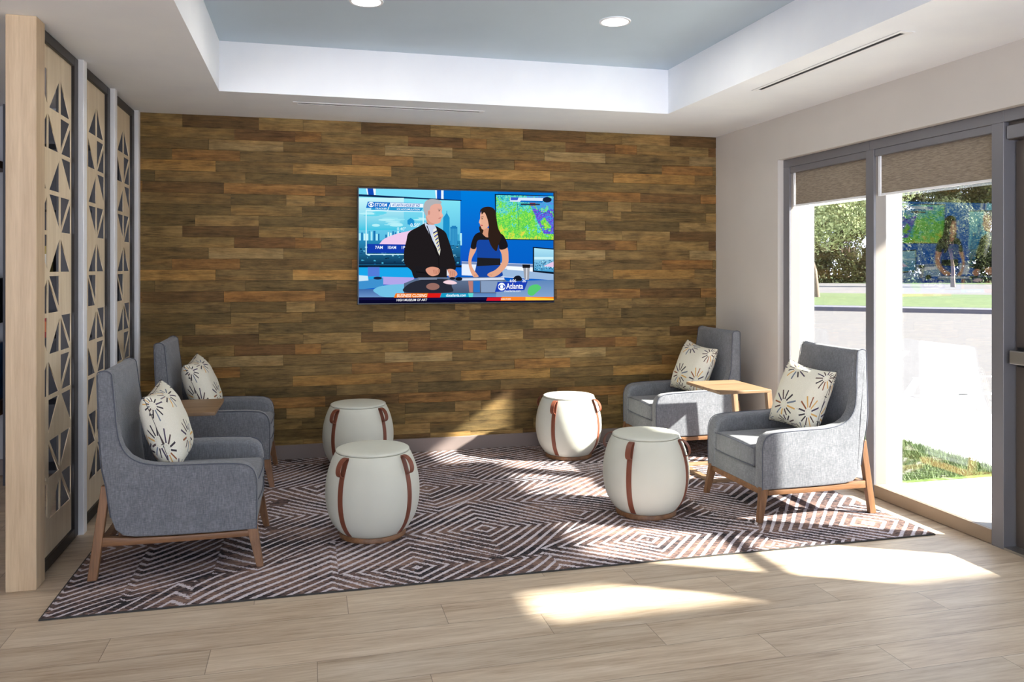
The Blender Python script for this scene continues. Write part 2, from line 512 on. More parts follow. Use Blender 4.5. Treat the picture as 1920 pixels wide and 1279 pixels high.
while z > .10:
    zb = 2.349-PH*r
    zb = max(zb, .10)
    js = sorted([(ux(x), c) for x, c in pat[r % 10]])
    seq = []
    for k in range(-3, 5):
        for x, c in js: seq.append((x+k*PER, c))
    for (xa, c), (xb, _) in zip(seq, seq[1:]):
        xa_, xb_ = max(xa, -1.135), min(xb, XR)
        if xb_-xa_ < .004: continue
        d = random.uniform(0, .007)
        nv = len(bm.faces)
        box(bm, xa_+.0006, xb_-.0006, YW-.012-d, YW+.05, zb+.0007, z-.0007)
        bm.faces.ensure_lookup_table()
        cc = s2l(c); j = random.uniform(.9, 1.12)
        al = random.random()
        mn = s2l((106, 88, 58)); cc = tuple(.62*p+.38*q for p, q in zip(cc, mn))
        for f in bm.faces[nv:]:
            for l in f.loops: l[cl] = (cc[0]*j*1.20, cc[1]*j*1.08, cc[2]*j*.88, al)
    z = zb; r += 1
box(bm, -1.135, XR, YW+.0, YW+.15, 0, CEIL)
for f in bm.faces[-6:]:
    for l in f.loops: l[cl] = (.02, .015, .01, 0)
struct('wall_back', bm, M['plank'])
bm = bmesh.new(); box(bm, -5.2, -1.14, YW, YW+.15, 0, CEIL)
struct('wall_back_side_room', bm, M['greywall'])
# right wall with window and door openings
WY1, WY0, WZ = 5.09, 1.40, 2.136
bm = bmesh.new()
box(bm, XR, 3.475, WY1, 6.2, 0, CEIL); box(bm, XR, 3.475, WY0, WY1, WZ, CEIL); box(bm, XR, 3.475, 1.0, WY0, 0, WZ); box(bm, XR, 3.475, -5.0, WY0, WZ, CEIL)
struct('wall_right', bm, M['wallpaint'])
bm = bmesh.new(); box(bm, -5.3, -5.2, -5.0, 6.2, 0, CEIL)
struct('wall_left', bm, M['greywall'])
def baseboard(name, x0, x1, y0, y1):
    struct(name, bevelled((lambda b: (box(b, x0, x1, y0, y1, 0, .105), b)[1])(bmesh.new()), .003, 1), M['base'])
baseboard('baseboard_back', -1.12, XR, YW-.032, YW-.01)
baseboard('baseboard_right', XR-.012, XR+.01, 5.12, 5.97)
baseboard('baseboard_side_room', -5.2, -1.24, YW-.014, YW+.01)

# ------------------------------------------------------------------ windows and door
FX0, FX1, OX = 3.275, 3.36, 3.475
def window(name, y0, y1, hy0, hy1):
    """glazed bay between y0 and y1 (clear opening); frame members as parts"""
    w = empty(name); w['kind'] = 'structure'
    b = bmesh.new()
    box(b, FX0, FX1-.02, hy0, hy1, 2.078, WZ-.001)
    obj('head_rail', bevelled(b, .002, 1), M['frame'], w)
    b = bmesh.new(); box(b, FX0, FX0+.014, y0, y1, .004, .075)
    obj('sill_face', bevelled(b, .002, 1), M['sillface'], w)
    b = bmesh.new(); box(b, FX0+.014, 3.50, y0, y1, .004, .075)
    obj('sill', bevelled(b, .002, 1), M['reveal'], w)
    b = bmesh.new(); box(b, 3.368, 3.374, y0+.001, y1-.001, .076, 2.077)
    obj('pane', b, M['glass'], w)
    b = bmesh.new(); box(b, 3.365, OX, hy0, hy1, 2.0785, WZ-.001)
    obj('outer_head', b, M['extwhite'], w)
    return w
w1 = window('window_1', 4.216, 5.015, 4.179, 5.089)
w2 = window('window_2', 3.288, 4.142, 3.2145, 4.1785)
w_fill = window('added_fill_window', -4.98, .999, -4.999, .9995)  # out-of-view glazing added to let more daylight into the room
def mullion(y0, y1, parent, inner='frame'):
    b = bmesh.new(); box(b, FX0, FX0+.016, y0, y1, 0, 2.078); obj('mullion_face', bevelled(b, .002, 1), M['frame'], parent)
    b = bmesh.new(); box(b, FX0+.016, FX1, y0+.001, y1-.001, 0, 2.077); obj('mullion', b, M[inner], parent)
    b = bmesh.new(); box(b, FX1+.001, OX, y0+.0005, y1-.0005, 0, 2.078); obj('outer_pier', b, M['extwhite'], parent)
mullion(5.016, 5.088, w1, 'reveal')
mullion(4.143, 4.215, w1, 'reveal')
for q in (-4.2, -3.1, -2.0, -.9, .2): mullion(q, q+.07, w_fill)
b = bmesh.new(); box(b, FX0, FX1+.006, 3.215, 3.287, 0, 2.078); obj('mullion', bevelled(b, .002, 1), M['frame'], w2)
b = bmesh.new(); box(b, FX1+.018, OX, 3.2155, 3.315, 0, 2.078); obj('outer_pier', b, M['extwhite'], w2)

d1 = empty('door_1'); d1['kind'] = 'structure'
b = bmesh.new(); box(b, FX0, FX1-.02, WY0, 3.214, 2.078, WZ-.001); obj('door_head', b, M['frame'], d1)
b = bmesh.new(); box(b, FX0+.03, OX, WY0, 3.214, 1.99, 2.077); obj('transom_bar', b, M['bronze'], d1)
b = bmesh.new(); box(b, FX0, FX1, WY0, 1.46, 0, 2.077); obj('door_jamb', b, M['bronze'], d1)
b = bmesh.new(); box(b, FX0, 3.50, 1.46, 3.214, .001, .012); obj('threshold', b, M['chrome'], d1)
b = bmesh.new(); box(b, 3.285, 3.304, 1.47, 3.208, 1.994, 2.058); obj('operator_cover', bevelled(b, .002, 1), M['frame'], d1)
for y0, y1, g0, g1 in ((2.336, 3.205, 2.50, 3.035), (1.464, 2.332, 1.63, 2.165)):
    lf = bmesh.new()
    box(lf, 3.34, 3.385, y0, g0, .015, 1.985); box(lf, 3.34, 3.385, g1, y1, .015, 1.985)
    box(lf, 3.341, 3.384, g0, g1, .016, .27); box(lf, 3.341, 3.384, g0, g1, 1.86, 1.984)
    leaf = obj('door_leaf', lf, M['bronze'], d1)
    b = bmesh.new(); box(b, 3.36, 3.366, g0, g1, .27, 1.86); obj('pane', b, M['glass'], leaf)
    b = bmesh.new(); box(b, 3.285, 3.325, y0+.06, y1-.012, .905, .97)
    obj('push_bar', bevelled(b, .004, 2), M['chrome'], leaf)
    for q in (y0+.06, y1-.09):
        b = bmesh.new(); box(b, 3.3255, 3.3395, q, q+.07, .89, .985); obj('push_bar_bracket', b, M['plastic'], leaf)

def blind(y0, y1, label):
    t = empty('roller_blind', (3.31, (y0+y1)/2, 1.80), 0, label, 'blind', 'roller blinds at the top of the windows')
    h = (y1-y0)/2
    b = bmesh.new(); box(b, -.03, .03, -h, h, .236, .2775); obj('cassette', bevelled(b, .003, 2), M['frame'], t)
    b = bmesh.new(); box(b, -.001, .001, -h+.022, h-.022, .012, .238); obj('shade_cloth', b, M['shade'], t)
    b = bmesh.new(); box(b, -.006, .006, -h+.020, h-.020, 0, .0135); obj('bottom_bar', bevelled(b, .002, 1), M['postwhite'], t)
    for q in (h-.018, -h+.001):
        b = bmesh.new(); box(b, -.008, .008, q, q+.017, 0, .238); obj('side_guide', b, M['postwhite'], t)
blind(4.218, 5.012, 'taupe roller blind half lowered over the narrow window nearer the wood wall')
blind(3.290, 4.140, 'taupe roller blind lowered over the window nearer the dark door')

# exterior canopies
bm = bmesh.new(); box(bm, 3.478, 4.82, 1.383, 3.63, 2.60, 2.75)
tag(struct('canopy_door', bm, M['extwhite']), kind='structure')
bm = bmesh.new(); box(bm, 3.478, 9.0, -8.0, .925, 2.60, 2.9)
struct('canopy_portico', bm, M['extwhite'])

# ------------------------------------------------------------------ ceiling fittings
def downlight(x, y, label):
    t = empty('recessed_downlight', (x, y, TRAY), 0, label, 'ceiling light', 'downlights in the blue grey tray ceiling')
    b = bmesh.new(); lathe(b, [(.074, -.001), (.074, -.006), (.086, -.006), (.089, -.001)], 40)
    obj('trim_ring', b, M['postwhite'], t, 40)
    b = bmesh.new(); lathe(b, [(0, -.0045), (.074, -.0045), (.074, -.0005), (0, -.0005)], 40)
    obj('diffuser', b, M['lamp'], t, 40)
    L = bpy.data.lights.new('downlight', 'AREA'); L.shape = 'DISK'; L.size = .14; L.energy = 6; L.color = (1, .95, .88)
    lo_ = bpy.data.objects.new('lamp_light', L); lo_.location = (0, 0, -.012); link(lo_, t)
M['lamp'] = emis('lit diffuser', (1, .98, .95), 5)
downlight(.29, 4.205, 'round lit downlight, the left one of the two in the tray')
downlight(1.655, 4.212, 'round lit downlight, the right one of the two in the tray')

def slot_vent(x, y, lx, rz, label):
    t = empty('ceiling_vent', (x, y, CEIL), rz, label, 'vent', 'linear slot diffusers in the white soffit')
    h = lx/2
    b = bmesh.new()
    box(b, -h, h, -.038, -.011, -.004, -.0005); box(b, -h, h, .017, .038, -.004, -.0005)
    box(b, -h, -h+.03, -.011, .017, -.004, -.0005); box(b, h-.03, h, -.011, .017, -.004, -.0005)
    obj('flange', bevelled(b, .001, 1), M['postwhite'], t)
    b = bmesh.new(); box(b, -h+.03, h-.03, -.011, .017, -.0012, -.0004); obj('slot', b, M['slot'], t)
slot_vent(2.622, 3.72, 1.26, PI/2, 'long slot diffuser in the soffit above the windows')
slot_vent(.535, 5.40, 1.26, 0, 'thin slot diffuser in the soffit above the wood wall')

# ------------------------------------------------------------------ lattice screens
C0, CP = 4.290, .188          # centre grid line of the first bay, cell pitch
HOLES = {}                    # (col,row): corners of the right angle: tl, tr, bl, br
rows = {0: (['tr'], ['br'], ['bl']), 1: (['br'], ['bl'], ['tl', 'br']), 2: (['bl'], ['br'], ['tr']),
        3: (['br'], ['tr'], ['tl', 'br']), 4: (['tr'], ['br'], ['bl']), 5: (['br'], ['tr', 'bl'], []),
        6: (['tr'], ['br'], ['tr', 'bl']), 7: (['br'], ['bl'], ['tl', 'br']), 8: ([], ['tl'], ['tr']),
        9: (['bl'], ['tr', 'bl'], ['tl']), 10: (['tr'], ['br'], ['tr', 'bl'])}
def tri(corner, y0, y1, z0, z1, m=.010, dm=.009):
    """right triangle in the cell with its right angle at the named corner, inset m from the cell
    sides and dm from the diagonal"""
    y0 += m; y1 -= m; z0 += m; z1 -= m
    k = dm*math.sqrt(2)*1.0
    if corner == 'bl': return [(y0, z0), (y1-k, z0), (y0, z1-k)]
    if corner == 'br': return [(y1, z0), (y1, z1-k), (y0+k, z0)]
    if corner == 'tl': return [(y0, z1), (y0, z0+k), (y1-k, z1)]
    return [(y1, z1), (y0+k, z1), (y1, z0+k)]
def lattice(yc, label):
    """yc = world Y of the bay's centre grid line; everything local to it"""
    t = empty('lattice_screen', (-1.14, yc, 0), 0, label, 'screen', 'lattice screens between white posts')
    ylo, yhi = -.355+.002, .258-.002
    # frame
    b = bmesh.new()
    box(b, -.085, 0, yhi-.068, yhi, .004, CEIL-.004); box(b, -.085, 0, ylo, ylo+.04, .004, CEIL-.004)
    box(b, -.085, 0, ylo+.04, yhi-.068, .004, .055); box(b, -.085, 0, ylo+.04, yhi-.068, 2.385, CEIL-.004)
    obj('frame', bevelled(b, .002, 1), M['black'], t)
    cu = bpy.data.curves.new('lattice', 'CURVE'); cu.dimensions = '2D'; cu.fill_mode = 'BOTH'; cu.extrude = .002
    def sp(pts):
        s_ = cu.splines.new('POLY'); s_.points.add(len(pts)-1)
        for p, q in zip(s_.points, pts): p.co = (q[0], q[1], 0, 1)
        s_.use_cyclic_u = True
    sp([(ylo+.03, .05), (yhi-.066, .05), (yhi-.066, 2.39), (ylo+.03, 2.39)])
    for rr, cells in rows.items():
        z1 = 2.288-rr*.1895; z0 = z1-.1895
        for ci, cs in enumerate(cells):
            y0 = (ci-2)*CP; y1 = y0+CP
            for c_ in cs:
                pts = tri(c_, y0, y1, z0, z1)
                if ci == 0: pts = clipy(pts, ylo+.045)
                if pts: sp(pts)
    o = bpy.data.objects.new('tmp', cu); col.objects.link(o)
    dg = bpy.context.evaluated_depsgraph_get(); dg.update()
    me = bpy.data.meshes.new_from_object(o.evaluated_get(dg))
    bpy.data.objects.remove(o)
    me.materials.clear(); me.materials.append(M['maple'])
    for v in me.vertices:
        y, z_, x = v.co; v.co = (x-.017, y, z_)
    me.update()
    o = bpy.data.objects.new('fretwork_panel', me); link(o, t)
    return t
def clipy(pts, y):
    out = []
    for i in range(len(pts)):
        a, b2 = pts[i-1], pts[i]
        if (a[0] < y) != (b2[0] < y):
            k = (y-a[0])/(b2[0]-a[0]); out.append((y, a[1]+k*(b2[1]-a[1])))
        if b2[0] >= y: out.append(b2)
    return out if len(out) > 2 else None
labs = ['tall cut-out maple screen beside the thick wooden post, nearest the camera',
        'tall cut-out maple screen in the middle bay between two white posts',
        'tall cut-out maple screen nearest the wood wall']
for k in range(3): lattice(C0+.687*k, labs[k])
for k, y in enumerate((4.548, 5.235, 5.922)):
    b = bmesh.new(); box(b, -1.236, -1.1145, y, y+.061 if k < 2 else 5.984, 0, CEIL)
    struct('trim_%d' % (k+1), bevelled(b, .003, 2), M['postwhite'])
b = bmesh.new(); box(b, -1.236, -1.118, 3.815, 3.93, 0, CEIL)
tag(obj('wooden_post', bevelled(b, .003, 2), M['oakpost']), 'thick square oak post from floor to ceiling at the left edge', 'post')

# side room behind the screens: display shelf with goods
sh = empty('display_shelf', (-2.30, 5.82, 0), 0, 'wall shelf unit with brown boards left of the thick oak post', 'shelf')
for z0_, z1_ in ((2.00, 2.045), (.44, .53)):
    b = bmesh.new(); box(b, -.42, .42, -.12, .16, z0_, z1_); obj('shelf_board', b, M['shelfwood'], sh)
for q in (-.42,):
    b = bmesh.new(); box(b, q, q+.015, -.10, .16, 0.53, 2.0); obj('upright', b, M['black'], sh)
b = bmesh.new(); box(b, -.404, .404, -.10, .16, 1.02, 1.035); obj('shelf_board', b, M['black'], sh)
cb = empty('tall_cabinet', (-1.56, 5.70, 0), 0, 'tall black open cabinet with goods seen through the lattice screens', 'cabinet')
DC = plain('charcoal laminate', s2l((50, 50, 57)), .5)
b = bmesh.new(); box(b, -.28, .28, .26, .28, 0, 2.40); obj('back_panel', b, DC, cb)
for q in (-.30, .28):
    b = bmesh.new(); box(b, q, q+.02, 0, .28, 0, 2.40); obj('side_panel', b, DC, cb)
for q in (.06, .48, .90, 1.32, 1.74, 2.16):
    b = bmesh.new(); box(b, -.279, .279, 0, .259, q, q+.02); obj('shelf_board', b, DC, cb)
def carton(x, y, z_, w, d, h, rgb, rgb2, label):
    t = empty('snack_box', (x, y, z_), 0, label, 'box', 'goods in the side room')
    obj('carton', bbox(-w/2, w/2, -d/2, d/2, 0, h, .003), plain('carton', s2l(rgb), .5), t)
    b = bmesh.new(); box(b, -w*.42, w*.42, -d/2-.0015, -d/2-.0002, h*.25, h*.7)
    obj('front_label', b, plain('carton label', s2l(rgb2), .5), t)
carton(-2.07, 5.80, 1.036, .34, .16, .27, (34, 33, 37), (120, 120, 90), 'black box with an olive label on the wall shelf left of the oak post')
carton(-2.07, 5.80, .531, .34, .16, .36, (24, 96, 150), (170, 190, 200), 'blue box with a pale label low on the wall shelf left of the oak post')
carton(-1.68, 5.80, 1.341, .13, .10, .17, (190, 170, 90), (240, 236, 220), 'yellow carton with a white label high in the tall black cabinet')
carton(-1.68, 5.80, .921, .13, .10, .15, (176, 34, 30), (225, 120, 60), 'red carton with an orange label in the middle of the tall black cabinet')
# ------------------------------------------------------------------ rug
RX0, RX1, RY0, RY1 = -1.012, 3.117, 3.477, 5.964
rug = empty('area_rug', ((RX0+RX1)/2, (RY0+RY1)/2, 0), 0, 'large charcoal, mauve and white diamond-pattern rug under the seating', 'rug')
hx, hy = (RX1-RX0)/2, (RY1-RY0)/2
b = bmesh.new(); box(b, -hx+.006, hx-.006, -hy+.006, hy-.006, .0005, .007); obj('pile', b, M['rug'], rug)
b = bmesh.new()
box(b, -hx, hx, -hy, -hy+.006, .0005, .0065); box(b, -hx, hx, hy-.006, hy, .0005, .0065)
box(b, -hx, -hx+.006, -hy+.006, hy-.006, .0005, .0065); box(b, hx-.006, hx, -hy+.006, hy-.006, .0005, .0065)
obj('binding', b, M['edge'], rug)
RZ = .007
# ------------------------------------------------------------------ armchair
def taper(bm_or_pts):
    pass
def ty(y, z):
    k = min(1, max(0, (z-.50)/.40)); k = k*k*(3-2*k)
    return y*(1-.125*k)
ring_f = [(-.020, .172), (-.018, .25), (-.018, .34), (-.019, .395), (-.030, .435), (-.050, .458), (-.085, .472), (-.17, .479), (-.30, .482), (-.40, .484), (-.455, .490),
          (-.510, .503), (-.552, .528), (-.582, .566), (-.600, .615), (-.611, .68), (-.620, .76), (-.630, .85), (-.634, .888), (-.645, .902), (-.665, .908),
          (-.686, .902), (-.693, .885), (-.690, .80), (-.682, .68), (-.674, .56), (-.664, .47), (-.650, .41), (-.641, .34), (-.630, .27), (-.612, .215), (-.580, .186), (-.53, .176), (-.40, .172), (-.20, .170)]
back_prof = [(-.560, .30), (-.585, .40), (-.600, .52), (-.608, .66), (-.617, .76), (-.626, .85), (-.631, .888), (-.644, .902), (-.665, .908),
             (-.686, .902), (-.693, .885), (-.690, .80), (-.682, .68), (-.674, .56), (-.664, .47), (-.650, .41), (-.641, .34), (-.630, .27), (-.612, .215), (-.580, .186), (-.53, .176)]
back_prof = [(x+.004 if x < -.66 else x, z_-.0015 if z_ > .9 else z_) for x, z_ in back_prof]
def armchair(label):
    t = empty('armchair', (0, 0, RZ), 0, label, 'armchair', 'slate fabric armchairs around the rug')
    W = .305; T = .088
    bm = bmesh.new()
    for s in (-1, 1):
        rprism(bm, ring_f, s*W, s*(W-T), .010, .026, 5)
    rprism(bm, fillet(back_prof, .004, 2), -(W-.03), W-.03, .008, .008, 2)
    # seat deck / apron
    ap = fillet([(-.024, .172, .004), (-.60, .176, .02), (-.60, .272, .004), (-.024, .272, .012)], .01, 4)
    rprism(bm, ap, -(W-T+.02), W-T+.02, .004, .004, 2)
    for v in bm.verts:
        v.co.y = ty(v.co.y, v.co.z)
        # soft hollow of the back
        if v.co.z > .45 and abs(v.co.y) < .3:
            pass
    body = obj('upholstered_shell', bm, M['fabric'], t, 50)
    for s in (-1, 1):
        bm = bmesh.new()
        pts = [(x, ty(s*(W-.0015), z_), z_) for x, z_ in ring_f]
        P2 = catmull(pts[:30], 2, False)
        tube(bm, P2, .0022, 6)
        obj('piping', bm, M['piping'], t, 60)
    # seat cushion
    bm = bmesh.new()
    cw = W-T-.004
    NX, NY = 16, 12
    cu = fillet([(-.022, .274, .012), (-.60, .274, .01), (-.60, .392, .02), (-.022, .384, .022)], .02, 5)
    rprism(bm, cu, -cw, cw, .016, .016, 4)
    bmesh.ops.subdivide_edges(bm, edges=[e for e in bm.edges if abs(e.verts[0].co.y-e.verts[1].co.y) > .2], cuts=10)
    bmesh.ops.triangulate(bm, faces=[f for f in bm.faces if len(f.verts) > 4])
    for v in bm.verts:
        if v.co.z > .34:
            u_ = max(0, 1-(v.co.y/cw)**2); w_ = max(0, 1-((v.co.x+.30)/.32)**2)
            v.co.z += .024*u_*(.45+.55*w_)*(v.co.z-.34)/.05
        if v.co.x > -.05: v.co.x += .010*max(0, 1-(v.co.y/cw)**2)
    cush = obj('seat_cushion', bm, M['fabric'], t, 70)
    for zz in (.283, .379):
        bm = bmesh.new()
        pts = [(-.017+.010*max(0, 1-(y/cw)**2)+(.001 if zz > .3 else 0), y, zz+(.010*max(0, 1-(y/cw)**2) if zz > .3 else 0)) for y in [cw*(-1+2*k/20)*.985 for k in range(21)]]
        tube(bm, pts, .0024, 6)
        obj('cushion_welt', bm, M['piping'], cush, 60)
    # wood
    for s in (-1, 1):
        yc = s*(W-.026)
        bm = bmesh.new()
        beam(bm, (-.040, yc, .178), (-.004, s*(W-.008), 0), (.046, .034), (.030, .028))
        for v in bm.verts:
            if v.co.z < .05: v.co.z = 0
        obj('leg', bevelled(bm, .003, 2), M['walnutZ'], t)
        bm = bmesh.new()
        beam(bm, (-.652, yc, .405), (-.703, s*(W-.008), 0), (.036, .032), (.040, .028))
        for v in bm.verts:
            if v.co.z < .05: v.co.z = 0
        obj('leg', bevelled(bm, .003, 2), M['walnutZ'], t)
        # side rail, slightly bowed on top
        top = [(-.055, .168), (-.20, .166), (-.40, .167), (-.54, .172), (-.62, .180), (-.672, .184)]
        bot = [(-.678, .142), (-.60, .142), (-.40, .140), (-.20, .140), (-.055, .140)]
        bm = bmesh.new(); rprism(bm, top+bot, s*(W-.004), s*(W-.034), .003, .003, 2)
        obj('side_rail', bm, M['walnut'], t, 40)
    bm = bmesh.new(); box(bm, -.060, -.026, -(W-.036), W-.036, .138, .171)
    obj('front_rail', bevelled(bm, .003, 2), M['walnut'], t)
    bm = bmesh.new(); box(bm, -.672, -.642, -(W-.036), W-.036, .142, .176)
    obj('rear_rail', bevelled(bm, .003, 2), M['walnut'], t)
    return t
chairs = []
ch = armchair('grey armchair at the near left, nearest the thick oak post')
ch.location = (-.208, 4.154, RZ); chairs.append(ch)
for x, y, rz, lab in ((-.212, 5.530, 0, 'grey armchair at the back left beside the lattice screens and wood wall'),
                      (2.338, 4.160, PI, 'grey armchair at the near right in front of the window, partly in sun'),
                      (2.345, 5.535, PI, 'grey armchair in the back right corner beside the wood wall')):
    c = copy_tree(ch); c.location = (x, y, RZ); c.rotation_euler = (0, 0, rz); c['label'] = lab; chairs.append(c)

# ------------------------------------------------------------------ throw pillow
def pillow(label):
    t = empty('throw_pillow', (0, 0, 0), 0, label, 'pillow', 'starburst pillows on the armchairs')
    N = 28; S = .195; TH = .085
    bm = bmesh.new(); uvl = bm.loops.layers.uv.new('UVMap')
    grids = []
    def P(i, j, sd):
        a, b2 = math.sin(PI/2*(-1+2*i/N)), math.sin(PI/2*(-1+2*j/N))
        ex = (1-abs(a)**2.6); ey = (1-abs(b2)**2.6)
        th = (max(ex, 0)*max(ey, 0))**.45
        th *= 1
        # edges pulled in between the corners
        px = a*S*(1-.10*(1-b2*b2)*abs(a)**2)
        py = b2*S*(1-.10*(1-a*a)*abs(b2)**2)
        wr = .003*math.sin(9*a+4*b2)*math.sin(7*b2-3*a)*th
        return Vector((sd*(TH*th)+sd*wr, px, py))
    for sd in (1, -1):
        g = []
        for i in range(N+1):
            g.append([])
            for j in range(N+1):
                if sd == -1 and (i in (0, N) or j in (0, N)): g[i].append(grids[0][i][j])
                else: g[i].append(bm.verts.new(P(i, j, sd)))
        grids.append(g)
        for i in range(N):
            for j in range(N):
                vs = (g[i][j], g[i+1][j], g[i+1][j+1], g[i][j+1])
                f = bm.faces.new(vs if sd == 1 else vs[::-1])
                idx = [(i, j), (i+1, j), (i+1, j+1), (i, j+1)]
                if sd == -1: idx = idx[::-1]
                for l, (p, q) in zip(f.loops, idx):
                    l[uvl].uv = (p/N+(0 if sd == 1 else 3.3), q/N)
    obj('cover', bm, M['pillow'], t, 180)
    bm = bmesh.new(); loop = []
    for i in range(N): loop.append(P(i, 0, 0))
    for j in range(N): loop.append(P(N, j, 0))
    for i in range(N, 0, -1): loop.append(P(i, N, 0))
    for j in range(N, 0, -1): loop.append(P(0, j, 0))
    tube(bm, loop, .0013, 6, closed=True)
    for k in range(2, len(loop), 7):
        p = loop[k]; q = (loop[(k+1) % len(loop)]-loop[k-1]).normalized()
        d = q.cross(Vector((1, 0, 0)))
        tube(bm, [p+Vector((-.007, 0, 0))+d*.001, p+Vector((.007, 0, 0))+d*.001], .0024, 6)
    obj('seam', bm, M['thread'], t, 60)
    return t
pl = pillow('starburst pillow on the near left armchair')
def put(o, x, y, z_, lean, yaw, roll=0):
    o.rotation_mode = 'XYZ'
    m = Matrix.Rotation(yaw, 4, 'Z') @ Matrix.Rotation(lean, 4, 'Y') @ Matrix.Rotation(roll, 4, 'X')
    o.rotation_euler = m.to_euler(); o.location = (x, y, z_)
put(pl, -.655, 4.155, .612, R(-19), R(-3), R(4))
for i, (x, y, z_, lean, yaw, roll, lab) in enumerate((
        (-.659, 5.520, .604, R(-21), R(-6), R(5), 'starburst pillow on the back left armchair behind the small table'),
        (2.795, 4.155, .616, R(-20), PI+R(8), R(-5), 'starburst pillow on the near right armchair by the window'),
        (2.800, 5.530, .616, R(-20), PI+R(9), R(-6), 'starburst pillow on the back right armchair in the corner'))):
    c = copy_tree(pl); c['label'] = lab; put(c, x, y, z_, lean, yaw, roll)

# ------------------------------------------------------------------ side table
def side_table(label):
    """local: legs at x=0 side, top reaches to -x"""
    t = empty('side_table', (0, 0, RZ), 0, label, 'side table', 'C-shaped wooden side tables between the armchairs')
    H = .578
    b = bmesh.new(); box(b, -.372, -.004, -.236, .236, H-.020, H); obj('table_top', bevelled(b, .003, 2), M['tablewood'], t)
    for s in (-1, 1):
        b = bmesh.new(); beam(b, (-.020, s*.219, H-.020), (.028, s*.219, .020), (.034, .034), (.034, .034))
        obj('leg', bevelled(b, .002, 2), M['tablewoodZ'], t)
        b = bmesh.new(); box(b, -.40, .040, s*.219-.017, s*.219+.017, 0, .020)
        obj('foot_bar', bevelled(b, .002, 2), M['tablewood'], t)
    b = bmesh.new(); box(b, -.44, -.401, -.236, .236, 0, .020)
    obj('cross_bar', bevelled(b, .002, 2), M['tablewood'], t)
    return t
tb = side_table('small wooden side table between the two right armchairs')
tb.location = (2.905, 4.875, RZ)
c = copy_tree(tb); c['label'] = 'small wooden side table between the two left armchairs'
c.location = (-.862, 4.895, RZ); c.rotation_euler = (0, 0, PI)

# ------------------------------------------------------------------ ottoman
prof = [(.158, .024), (.176, .038), (.197, .065), (.216, .100), (.230, .145), (.2375, .195), (.2385, .240), (.234, .290), (.223, .340), (.208, .385), (.194, .415), (.187, .428)]
profc = catmull(prof, 4, False)
def ottoman(label):
    t = empty('drum_ottoman', (0, 0, RZ), 0, label, 'ottoman', 'cream drum ottomans with leather straps')
    b = bmesh.new(); lathe(b, [(0, 0), (.165, 0), (.168, .003), (.168, .022), (.165, .026), (0, .026)], 64); obj('base', b, M['walnut'], t, 40)
    b = bmesh.new(); lathe(b, [(0, .024)]+[tuple(p) for p in profc]+[(.183, .4275), (0, .4275)], 72); obj('drum_body', b, M['cream'], t, 50)
    b = bmesh.new(); lathe(b, [(0, .4275), (.180, .4280), (.1845, .430), (.186, .434), (.1845, .4385), (.178, .442), (.14, .4455), (.07, .448), (0, .4485)], 72); obj('seat_pad', b, M['cream'], t, 60)
    for k in range(4):
        a = k*PI/2
        b = bmesh.new(); w = .0145
        rings = []
        L = [Vector(p) for p in profc if .030 <= p[1] <= .420]
        ca, sa = math.cos(a), math.sin(a)
        def W(r_, y, z_): return Vector((r_*ca-y*sa, r_*sa+y*ca, z_))
        for i, p in enumerate(L):
            r0 = p[0]
            rings.append([b.verts.new(W(math.sqrt(max((r0+o_)**2-yy*yy, 0)), yy, p[1])) for o_, yy in ((-.002, -w), (.0032, -w), (.0042, 0), (.0032, w), (-.002, w))])
        for A, B in zip(rings, rings[1:]):
            for i in range(5):
                j = (i+1) % 5; b.faces.new((A[i], A[j], B[j], B[i]))
        b.faces.new(rings[0]); b.faces.new(rings[-1])
        st = obj('strap', b, M['leather'], t, 50)
        b = bmesh.new(); rings = []
        z0_, z1_ = .338, .424
        for i in range(19):
            u_ = i/18; ph = PI*u_
            z_ = (z0_+z1_)/2-(z1_-z0_)/2*math.cos(ph)
            rs = .223-(z_-.34)*.42+.004
            o_ = .040*math.sin(ph)**.8 if 0 < i < 18 else 0
            nz = .15*o_
            rings.append((rs+o_, z_+nz))
        rr = []
        for i, (r_, z_) in enumerate(rings):
            p0 = Vector(rings[max(i-1, 0)]); p1 = Vector(rings[min(i+1, 18)]); tt = (p1-p0).normalized(); nn = Vector((tt.y, -tt.x))
            rr.append([b.verts.new(W(r_+nn.x*q, yy, z_+nn.y*q)) for q, yy in ((-.0018, -w), (.0018, -w), (.0018, w), (-.0018, w))])
        for A, B in zip(rr, rr[1:]):
            for i in range(4):
                j = (i+1) % 4; b.faces.new((A[i], A[j], B[j], B[i]))
        b.faces.new(rr[0]); b.faces.new(rr[-1])
        obj('handle_loop', b, M['leather'], st, 50)
    return t
ott = ottoman('cream drum ottoman at the front left, nearest the camera on that side')
def face(x, y, alpha): return math.atan2(-y, -x)+R(alpha)
spots = [(.322, 4.190, -41, None), (.332, 5.600, -43, 'cream drum ottoman at the back left, partly hidden by another ottoman'),
         (1.835, 5.585, -27, 'cream drum ottoman at the back right, lit by a sun patch'),
         (1.830, 4.190, -22, 'cream drum ottoman at the front right beside the near right armchair')]
for i, (x, y, al, lab) in enumerate(spots):
    o = ott if i == 0 else copy_tree(ott)
    if lab: o['label'] = lab
    o.location = (x, y, RZ); o.rotation_euler = (0, 0, face(x, y, al))

